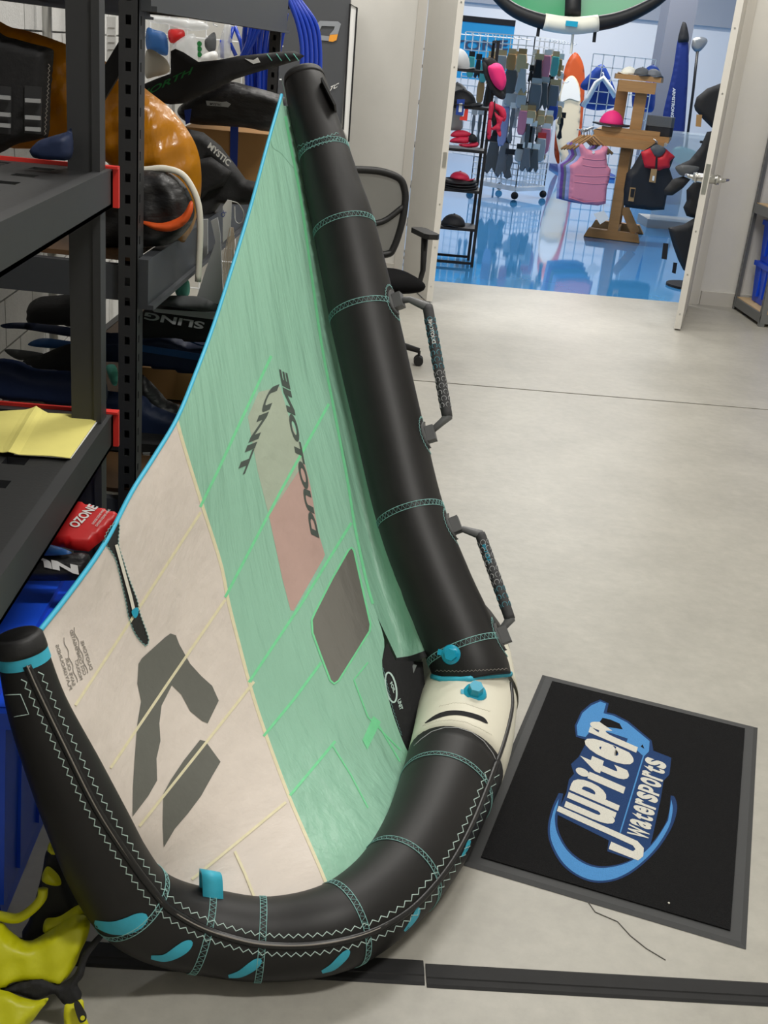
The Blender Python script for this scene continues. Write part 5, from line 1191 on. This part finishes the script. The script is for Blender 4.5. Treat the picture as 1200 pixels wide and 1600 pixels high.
packs = [ # px,py(top),w,h,material,card,shape,label
 (737, 88, .10, .26, 'aqua', 'vest_black', 0, 'aqua pack at the end of the top row'), (748, 92, .10, .24, 'vest_black', 'vest_black', 1, 'black pack next to the aqua pack'), (757, 98, .10, .24, 'aqua', 'vest_black', 0, 'second aqua pack on the top row'),
 (768, 88, .11, .22, 'kraft', 'tan', 0, 'brown card pack on the top row'), (784, 86, .16, .20, 'light_grey', 'tan', 0, 'wide grey pack on the top row'), (800, 84, .13, .20, 'kraft', 'tan', 0, 'tan card pack near the cart corner'), (816, 84, .14, .22, 'tan', 'kraft', 0, 'tan pouch next to the cart corner'),
 (800, 108, .17, .30, 'grey_cloth', 'light_grey', 0, 'grey glove pack in the second row'), (817, 106, .16, .30, 'light_grey', 'tan', 1, 'pale glove pack in the second row'),
 (842, 92, .15, .36, 'vest_black', 'tan', 1, 'long black glove pack next to the corner post'), (855, 86, .12, .30, 'rose', 'paper', 0, 'pink pack next to the long black gloves'), (868, 88, .11, .24, 'aqua', 'tan', 0, 'green pack between pink and brown packs'), (876, 92, .10, .22, 'kraft', 'paper', 2, 'brown pack at the end beside the orange surfboard'),
 (838, 130, .17, .34, 'slate', 'light_grey', 0, 'slate bootie pack below the long black gloves'), (851, 128, .15, .34, 'grey_cloth', 'light_grey', 1, 'charcoal bootie pack in the second row'), (866, 132, .15, .32, 'slate', 'tan', 0, 'blue-grey pack below the green pack'), (874, 122, .12, .30, 'tan', 'paper', 2, 'tan pack below the brown pack'),
 (800, 145, .2, .16, 'light_grey', 'wire', 0, 'low white pack in the third row'), (815, 148, .14, .16, 'light_grey', 'tan', 0, 'small white card pack in the third row'),
 (802, 168, .12, .44, 'slate', 'paper', 2, 'long slate fin pack in the fourth row'), (818, 172, .12, .30, 'rose', 'tan', 0, 'pink-brown pack in the fourth row'), (790, 165, .13, .50, 'lilac', 'paper', 0, 'long pale blue sleeve in the fourth row'),
 (830, 172, .14, .16, 'tan', 'kraft', 0, 'gold card pack at the corner'), (845, 180, .12, .12, 'tan', 'tan', 0, 'gold ring pack under the charcoal bootie pack'), (858, 180, .12, .14, 'tan', 'paper', 0, 'second gold ring pack under the bright blue pack'), (864, 165, .14, .18, 'royal', 'lilac', 0, 'bright blue pack above the gold ring packs'),
 (826, 192, .12, .60, 'grey_cloth', 'paper', 2, 'long grey fin of a pair, beside the gold card pack'), (834, 196, .10, .58, 'grey_cloth', 'paper', 2, 'long grey fin of a pair, beside the slate sandals'), (853, 200, .15, .32, 'rose', 'paper', 0, 'pink striped pack below the gold ring packs'), (846, 215, .14, .30, 'light_grey', 'red', 0, 'pale pack with red card below the gold ring packs'),
 (772, 220, .22, .42, 'grey_cloth', 'vest_black', 1, 'big grey mitten pack with black header'), (789, 222, .2, .45, 'slate', 'vest_black', 1, 'big slate mitten pack with black header'), (797, 240, .18, .32, 'grey_cloth', 'vest_black', 2, 'short charcoal pack beside the slate mittens'),
 (823, 230, .15, .30, 'slate', 'paper', 1, 'slate sandal pack with red label'), (836, 232, .15, .30, 'grey_cloth', 'paper', 1, 'charcoal sandal pack beside the slate one'), (812, 232, .12, .16, 'light_grey', 'vest_black', 0, 'small pack under a black header bar'),
 (764, 130, .12, .30, 'vest_black', 'tan', 1, 'black pack behind the pink hat'), (752, 128, .10, .26, 'kraft', 'tan', 0, 'narrow brown pack beside the pink hat'), (741, 178, .1, .40, 'slate', 'light_grey', 2, 'slate fin pack behind the display shelf'), (751, 178, .1, .42, 'grey_cloth', 'light_grey', 2, 'charcoal fin pack behind the display shelf')]
for px, py, w_, h, m, cd_, sh, lb in packs:
    t = min(1, abs(px-822)/95); Y = (15.05+.75*t) if px < 824 else (15.05+.45*t)
    pack(lb+' of the wire cart', px, py, w_, h, Y, m, cd_, 'accessory packs on the wire cart', sh)
rnd = random.Random(3)
for k in range(54):
    px = rnd.uniform(772, 880); row = rnd.choice((86, 108, 126, 146, 166, 184, 204, 224)); t = min(1, abs(px-822)/95)
    if row > 190 and px > 858: continue
    Y = (15.19+.75*t) if px < 824 else (15.19+.45*t); kind = k % 4
    pack(('clear poly pack with white card among the goods on the wire cart', 'small black pack among the goods on the wire cart', 'small white card pack among the goods on the wire cart', 'small tan pack among the goods on the wire cart')[kind], px, row+rnd.uniform(-3, 3), rnd.uniform(.06, .12), rnd.uniform(.12, .3), Y+rnd.uniform(-.04, .04), ('clear', 'vest_black', 'paper', 'tan')[kind], ('paper', 'vest_black', 'tan', 'paper')[kind], ('poly packs', 'black packs', 'white packs', 'tan packs')[kind]+' filling the wire cart', k % 3)

# surfboards and wall things
def surf(nm, lb, pts, Y, m, tilt=4):
    return tag(puff(nm, pts, ply(Y, 0, 0), .035, m, None, 5, rad=5), lb, 'surfboard')
surf('surfboard', 'orange surfboard standing against the far wall', [(880, 262), (876, 240), (878, 170), (880, 120), (887, 95), (898, 82), (907, 90), (913, 110), (913, 150), (905, 240), (896, 262)], 20.6, 'board_orange')
sb = surf('surfboard', 'cream and white surfboard standing in front of the orange one', [(884, 264), (874, 240), (868, 200), (872, 160), (880, 130), (893, 118), (903, 128), (907, 150), (906, 190), (900, 230), (892, 263)], 20.2, 'board_cream')
sheet('white_nose', smoothpoly([(876, 158), (881, 132), (893, 120), (902, 130), (906, 150), (905, 158), (890, 154)]), ply(20.14)[0], 'board_white', sb, 5, .0, .002, FN)
o = MB().box((3.55, 19.7, 0), (4.5, 21.2, .06)).ob('low_platform', 'royal'); tag(o, 'low blue platform under the surfboards', 'platform')
surf('surfboard', 'dark red board edge showing beside the wire cart', [(866, 240), (868, 200), (869, 168), (874, 166), (873, 205), (874, 256)], 20.9, 'board_orange')
# cyan banner
BN = thing('brand_banner', 'cyan hanging banner with dark lettering and black top edge', 'banner', (1.6, 19, 0))
a, b = aty(690, 26, 19), aty(806, 30, 19)
[MB().tube([(x, 19.03, 0), (x, 19.03, a.z)], .015, 6).ob('pole', 'gap', BN) for x in (a.x+.02, b.x-.02)]; MB().box((a.x, 19, 1.38), (b.x, 19.02, a.z+.02)).ob('cloth', 'banner', BN); MB().box((a.x, 18.985, a.z-.035), (b.x, 19.03, a.z+.05)).ob('top_rail', 'gap', BN)
lettering('banner_lettering', 'DUOTONE', C3t([(-70, 312)])[0], (161, 0), (.5, -16), ply(18.98)[0], 'banner_text', BN, .005, FN, .02)
# hanging green wing
HW = thing('hanging_wing', 'green inflatable wing with white centre hanging from the shop ceiling', 'wing', aty(895, 40, 12.5))
yk = 12.5
lepts = smoothpoly([(742, -45), (775, -8), (800, 14), (830, 28), (860, 36), (895, 40), (930, 37), (965, 30), (1000, 16), (1035, -6), (1070, -45)], 50, False)
LP = [aty(x, y, yk) for x, y in lepts]
MB().tube(LP, [.045+.033*math.sin(math.pi*i/49) for i in range(50)], 14).ob('leading_edge', 'tube', HW, True)
MB().tube(LP[18:31], [.050+.034*math.sin(math.pi*i/49) for i in range(18, 31)], 14).ob('centre_panel', 'white_dacron', HW, True)
MB().tube([aty(895, 22, yk+.05), aty(897, -40, yk+.5), aty(898, -80, yk+1)], .085, 12).ob('strut', 'tube', HW, True)
sheet('canopy', smoothpoly([(760, -90), (775, -12), (830, 24), (895, 36), (965, 26), (1030, -8), (1050, -90)]), lambda x, y: aty(x, y, yk+.06+max(0, (36-y))*.012), 'kite_green', HW, 14)
vv = aty(893, 38, yk-.11); MB().box((vv.x-.06, vv.y-.02, vv.z-.02), (vv.x+.06, vv.y+.02, vv.z+.03)).ob('valve_block', 'teal_plastic', HW)
for x, y0, y1 in ((843, 35, 57), (931, 38, 66)): MB().bar(aty(x, y0, yk), aty(x-3, y1, yk), .03, .03).ob('boom_stub', 'gap', HW)
MB().tube([aty(896, 45, yk), aty(892, 84, yk)], .014, 6).ob('leash', 'cream', HW)
# wooden clothes stand
WS = thing('clothes_stand', 'pine clothes stand with two tiers holding hats and vests', 'stand', (2.83, 12.4, 0))
Wc = Vector((2.85, 12.32, 0)); wu = Vector((.96, -.28, 0)).normalized(); wv = Vector((-wu.y, wu.x, 0))
def wb(p, q, a, b, m='wood', nm='board', up=(0, 0, 1)): return MB().bar(Wc+wu*p[0]+wv*p[1]+Vector((0, 0, p[2])), Wc+wu*q[0]+wv*q[1]+Vector((0, 0, q[2])), a, b, up).ob(nm, m, WS)
zt1 = aty(985, 208, 12.3).z; zt2 = aty(988, 117, 12.4).z
MB().ext([Wc+wu*x+Vector((0, 0, z))-wv*.05 for x, z in ((-.30, .005), (.30, .005), (.27, .09), (.22, .095), (-.26, .095))], wv*.1).ob('base_board', 'wood', WS)
MB().ext([Wc+wu*x+wv*.75+Vector((0, 0, z)) for x, z in ((-.30, .005), (.30, .005), (.24, .095), (-.26, .095))], wv*.1).ob('base_board', 'wood', WS)
wb((0, .05, .05), (0, .8, .05), .09, .07, 'wood', 'base_beam')
wb((.0, -.02, .09), (.0, -.02, zt1-.06), .11, .05, 'wood', 'post', up=wv); wb((-.02, .8, .09), (-.02, .8, zt1-.06), .11, .05, 'wood', 'post', up=wv)
wb((.08, .0, .35), (.24, .0, .10), .04, .09, 'wood', 'brace'); wb((-.02, .1, .55), (-.02, .75, .1), .06, .09, 'wood', 'brace')
MB().ext([Wc+wu*x+wv*y+Vector((0, 0, zt1-.06)) for x, y in ((-.36, -.12), (.42, -.12), (.42, .9), (-.36, .9))], (0, 0, .06)).ob('tier_board', 'wood', WS)
wb((-.34, -.135, zt1-.10), (.38, -.135, zt1-.10), .04, .09, 'wood', 'tier_rail'); wb((-.28, -.10, zt1+.02), (.32, -.10, zt1+.02), .04, .05, 'wood', 'tier_rail')
wb((.06, -.02, zt1), (.06, -.02, zt2-.06), .12, .06, 'wood', 'upper_post', up=wv); wb((-.16, .35, zt1), (-.16, .35, zt2-.06), .12, .06, 'wood', 'upper_post', up=wv)
MB().ext([Wc+wu*x+wv*y+Vector((0, 0, zt2-.05)) for x, y in ((-.22, -.12), (.24, -.12), (.24, .5), (-.28, .5))], (0, 0, .05)).ob('top_board', 'wood', WS)
wb((-.18, -.10, zt2-.11), (.20, -.10, zt2-.11), .05, .11, 'wood', 'top_rail')
def wpt(a, b, z): return Wc+wu*a+wv*b+Vector((0, 0, z))
cap('bucket_hat', 'hot pink felt hat with black brim on the clothes stand', wpt(-.20, .03, zt1+.05), .13, 'pink', 'round', h=.95)
cap('cap', 'cream cap on the top tier of the clothes stand', wpt(-.10, .0, zt2+.002), .085, 'cream', None, (-1, -.5))
cap('cap', 'charcoal cap on the top tier of the clothes stand', wpt(.03, -.02, zt2+.002), .09, 'grey_cloth', None, (.2, -1))
cap('cap', 'slate blue cap on the top tier of the clothes stand', wpt(.15, -.02, zt2+.002), .085, 'slate', None, (.4, -1))
cap('cap', 'royal blue cap behind the others on the top tier', wpt(.12, .22, zt2+.002), .09, 'royal', None, (-.4, 1), h=1.0)
cs_ = thing('hard_case', 'black zipped hard case on the clothes stand', 'case', wpt(.30, .06, zt1+.003))
q = wpt(.30, .06, zt1+.003)
for z0, z1, e, mm, nm in ((0, .09, 0, 'vest_black', 'case_base'), (.09, .1, .004, 'grey_cloth', 'zip_band'), (.1, .19, 0, 'grey_cloth', 'case_lid')):
    MB().ext([q+wu*(x*(.14+e))+wv*(y*(.09+e))+Vector((0, 0, z0)) for x, y in ((-1, -.7), (-.8, -1), (.8, -1), (1, -.7), (1, .7), (.8, 1), (-.8, 1), (-1, .7))], (0, 0, z1-z0)).ob(nm, mm, cs_)
# vests on hangers
vest_px = CW([(160, 780), (185, 765), (215, 810), (270, 830), (320, 815), (345, 780), (380, 800), (365, 860), (370, 930), (398, 965), (385, 1040), (368, 1100), (360, 1215), (300, 1230), (200, 1215), (85, 1185), (90, 1100), (100, 1000), (95, 935), (150, 900), (178, 860), (165, 810)])
def vest(lb, m, Y, dx, seams=True, grp=None, pts=vest_px):
    pts = [(x+dx, y+dx*.1) for x, y in pts]; c = aty(sum(p[0] for p in pts)/len(pts), max(p[1] for p in pts), Y)
    t = thing('neoprene_vest', lb, 'vest', c, grp); puff('vest_body', pts, ply(Y), .045, m, t, 4, rad=4, sm=False)
    sh = CW([(270, 715), (120, 815), (410, 850)]); sh = [(x+dx, y) for x, y in sh]
    MB().tube([aty(*sh[1], Y), aty(*sh[0], Y), aty(*sh[2], Y)], .014, 6).ob('hanger', 'wood', t, True)
    MB().tube([aty(sh[0][0]+x, sh[0][1]-y, Y) for x, y in ((0, 0), (0, 6), (-3, 10), (-7, 9))], .006, 5).ob('hanger_hook', 'steel', t, True)
    if seams:
        for a in ([(190, 880), (270, 893), (350, 892)], [(190, 930), (270, 945), (360, 945)], [(130, 1005), (270, 1015), (390, 1010)], [(130, 1055), (270, 1070), (380, 1065)], [(90, 1170), (200, 1205), (355, 1195)]):
            cord('seam', [(x+dx, y) for x, y in CW(a)], ply(Y-.044)[0], .005, 'rose', t, n=4)
        sheet('tag', CW([(270, 1290), (345, 1265), (385, 1325), (318, 1368)]), ply(Y-.03)[0], 'paper', t, 8, .0, .003, FN); MB().tube([aty(*CW([(345, 1220)])[0], Y-.03), aty(*CW([(343, 1270)])[0], Y-.03)], .005, 4).ob('tag_string', 'paper', t)
        MB().disc(aty(*CW([(270, 838)])[0], Y-.045), FN, .014, .002, 10).ob('badge', 'paper', t)
    return t
vest('rose pink padded vest on a wooden hanger', 'rose', 11.95, 0)
vest('dusty lilac vest directly behind the rose one', 'lilac', 12.12, -6, False)
vest('slate grey vest between the lilac and purple vests', 'slate', 12.30, -10, False)
vest('purple vest behind the slate grey vest', 'purple', 12.48, -15, False)
vest('pale mauve vest last on the rail behind the purple one', 'lilac', 12.66, -19, False)
rail = wb((-.45, -.25, zt1-.02), (-.45, .8, zt1-.02), .025, .025, 'steel', 'hang_rail'); wb((.40, -.4, zt1-.06), (.40, .8, zt1-.06), .025, .025, 'steel', 'hang_rail')
BV = thing('impact_vest', 'black and red impact vest hanging on the clothes stand', 'vest', aty(1015, 325, 11.9))
pv = ply(11.95)
puff('vest_body', CW([(560, 960), (625, 850), (640, 830), (700, 900), (760, 920), (850, 850), (865, 870), (830, 960), (855, 1040), (810, 1150), (790, 1260), (700, 1265), (500, 1240), (500, 1120), (520, 1000)]), pv, .06, 'vest_black', BV, 4, rad=5, sm=False)
puff('yoke', CW([(620, 835), (690, 805), (720, 860), (745, 872), (775, 855), (800, 810), (868, 868), (835, 905), (830, 950), (750, 975), (640, 950)]), ply(11.9), .04, 'vest_red', BV, 4, rad=4, sm=False)
puff('lining', CW([(690, 808), (740, 780), (800, 812), (780, 855), (745, 872), (712, 858)]), ply(11.88), .02, 'grey_cloth', BV, 4)
sheet('zip', CW([(728, 870), (742, 870), (738, 985), (720, 985)]), ply(11.855)[0], 'gap', BV, 6, .0, .003, FN)
sheet('card', CW([(695, 958), (738, 962), (725, 1062), (678, 1055)]), ply(11.84)[0], 'kraft', BV, 6, .0, .003, FN); sheet('card_label', CW([(705, 1010), (720, 1012), (715, 1048), (700, 1045)]), ply(11.835)[0], 'paper', BV, 6, .0, .002, FN)
sheet('card', CW([(540, 1095), (580, 1100), (565, 1200), (525, 1195)]), ply(11.88)[0], 'kraft', BV, 6, .0, .003, FN); sheet('card_label', CW([(545, 1105), (575, 1108), (565, 1170), (540, 1165)]), ply(11.875)[0], 'gap', BV, 6, .0, .002, FN)
MB().tube([aty(*p, 11.93) for p in CW([(640, 850), (735, 785), (860, 880)])], .016, 6).ob('hanger', 'gap', BV, True)
MB().tube([aty(*p, 11.93) for p in CW([(735, 785), (738, 760), (720, 745)])], .006, 5).ob('hanger_hook', 'steel', BV, True)
bv2 = dup(BV, (.02, .14, 0), 'plain black vest hanging just behind the black and red one'); 
for ch_ in list(bv2.children):
    if not ch_.name.startswith(('vest_body', 'hanger')): bpy.data.objects.remove(ch_)
# grid panel with blue vests behind
GP = thing('gridwall_stand', 'white wire grid panel holding blue vests behind the clothes stand', 'wire panel', (3.4, 15.6, 0))
a, b = aty(925, 100, 15.6), aty(968, 100, 15.6); zb = aty(940, 85, 15.6).z
for i in range(7): x = a.x+(b.x-a.x)*2.3*i/6; MB().bar((x, 15.6, 0), (x, 15.6, zb), .012, .012).ob('wire', 'wire', GP)
for j in range(14): z = zb-j*.15; MB().bar((a.x, 15.6, z), (a.x+(b.x-a.x)*2.3, 15.6, z), .012, .012).ob('wire', 'wire', GP)
tag(puff('life_vest', CW([(175, 340), (250, 250), (310, 195), (350, 200), (400, 300), (440, 420), (430, 500), (300, 530), (180, 500), (180, 470), (270, 390), (200, 380)]), ply(15.69), .08, 'royal', None, 4), 'royal blue life vest behind the wire grid panel', 'vest')
hg = thing('white_hanger', 'white plastic hanger in front of the blue life vest', 'hanger', aty(935, 145, 15.5))
MB().tube([aty(*p, 15.52) for p in CW([(190, 500), (230, 440), (290, 330), (340, 290), (390, 360), (430, 430)])], .035, 8).ob('hanger_arm', 'wire', hg, True)
MB().tube([aty(*p, 15.52) for p in CW([(340, 290), (343, 262), (335, 250)])], .01, 6).ob('hanger_hook', 'wire', hg, True)
tag(puff('life_vest', CW([(560, 360), (620, 340), (715, 300), (715, 520), (640, 540), (560, 520)]), ply(15.69), .08, 'royal', None, 4), 'blue vest partly hidden behind the pine upper post', 'vest')
# blue paddle bag, paddle
AB = thing('paddle_bag', 'tall blue paddle bag with white lettering and black tip', 'bag', aty(1050, 232, 16.6))
pa = ply(16.6)
puff('bag_body', CR([(635, 670), (640, 600), (690, 380), (715, 220), (735, 205), (770, 215), (775, 300), (772, 420), (755, 680), (735, 880), (722, 1085), (640, 1080), (630, 800)]), pa, .05, 'bag_blue', AB, 4, rad=4)
puff('bag_tip', CR([(718, 225), (738, 130), (750, 118), (765, 135), (775, 222)]), ply(16.57), .05, 'vest_black', AB, 4)
lettering('brand_lettering', 'ARMSTRONG', CR([(690, 470)])[0], (-3.5, 46), (4.5, .5), ply(16.54)[0], 'white_print', AB, .01, FN, .03)
PD = thing('sup_paddle', 'paddle with silver blade standing by the blue bag', 'paddle', aty(1080, 210, 16.7))
puff('blade', CR([(790, 240), (800, 208), (830, 198), (865, 203), (876, 222), (860, 250), (835, 275), (815, 280), (795, 262)]), ply(16.7), .03, 'silver', PD, 3)
MB().tube([aty(*p, 16.7) for p in CR([(822, 275), (800, 480), (775, 680), (722, 1105)])], .02, 8).ob('shaft', 'carbon', PD, True)
# glass counter behind
GC = thing('glass_counter', 'clear display counter behind the clothes stand', 'counter', (3.9, 13.6, 0))
g0, g1 = aty(1035, 206, 13.6), aty(1125, 212, 13.6)
MB().box((g0.x, 13.6, g0.z-.04), (g1.x+.2, 14.2, g0.z)).ob('counter_top', 'glass', GC); MB().box((g0.x+.02, 13.62, aty(1070, 257, 13.6).z-.06), (g1.x+.1, 14.1, aty(1070, 257, 13.6).z-.045)).ob('inner_shelf', 'glass', GC); MB().box((g0.x+.03, 13.6, .1), (g1.x+.1, 13.61, g0.z-.04)).ob('front_pane', 'glass', GC)
MB().box((g0.x+.02, 13.65, 0), (g1.x+.1, 14.15, .1)).ob('counter_base', 'light_grey', GC)
tag(puff('aqua_helmet', CR([(690, 800), (730, 785), (790, 800), (830, 830), (820, 880), (740, 880), (700, 860)]), ply(13.8), .06, 'aqua', None, 4), 'aqua glossy helmet on the glass counter', 'helmet')
# harnesses behind the right door leaf
HP = thing('harness_stand', 'black pole stand carrying harnesses behind the open door leaf', 'stand', (2.93, 9.62, 0))
MB().tube([(3.0, 9.75, .02), (3.0, 9.75, 1.75)], .02, 8).ob('pole', 'gap', HP); MB().disc((3.0, 9.75, 0), (0, 0, 1), .2, .02, 20).ob('foot', 'gap', HP)
for z in (1.55, 1.2, .85, .5): MB().tube([(3.0, 9.75, z), (2.8, 9.53, z+.01)], .01, 6).ob('arm', 'gap', HP)
for lb, pts, Y, m in (('black waist harness hanging at the top of the harness stand', [(250, 490), (262, 450), (310, 410), (375, 385), (400, 370), (430, 480), (400, 620), (330, 590), (285, 545), (255, 510)], 9.45, 'vest_black'),
    ('black harness with grey padded wing below the top one', [(165, 770), (230, 740), (280, 680), (310, 610), (400, 600), (390, 800), (370, 900), (300, 850), (240, 800), (190, 810)], 9.43, 'vest_black'),
    ('small black strap harness with red toggle', [(110, 880), (150, 830), (200, 815), (235, 830), (200, 870), (150, 905), (115, 905)], 9.4, 'black_cloth'),
    ('black seat harness in the middle of the harness stand', [(215, 880), (260, 830), (350, 830), (340, 1000), (270, 1015), (215, 1000), (200, 960), (215, 930)], 9.47, 'black_cloth'),
    ('black seat harness at the bottom of the harness stand', [(130, 1055), (200, 1040), (250, 1010), (320, 1000), (290, 1200), (230, 1265), (200, 1250), (175, 1200), (150, 1130)], 9.42, 'vest_black')):
    tag(puff('kite_harness', CH3(pts), ply(Y), .045, m, None, 5, rad=6, sm=False), lb, 'harness')
tag(puff('padded_flap', CH3([(165, 772), (220, 765), (275, 775), (250, 805), (200, 815), (175, 800)]), ply(9.36), .02, 'grey_cloth', None, 4), 'grey padded flap of the harness, sticking out sideways', 'flap')
tagcard('price_tag', 'black and white price tag dangling from the lowest harness', CH3([(108, 1125), (132, 1128), (124, 1202), (100, 1198)]), 9.38, 'vest_black')
tagcard('price_tag', 'small dark price tag beside the lowest harness', CH3([(155, 1215), (173, 1218), (165, 1268), (148, 1262)]), 9.38, 'vest_black')
tagcard('price_tag', 'brown price tag hanging from the top harness', CH3([(262, 530), (288, 532), (282, 588), (258, 585)]), 9.38, 'kraft')
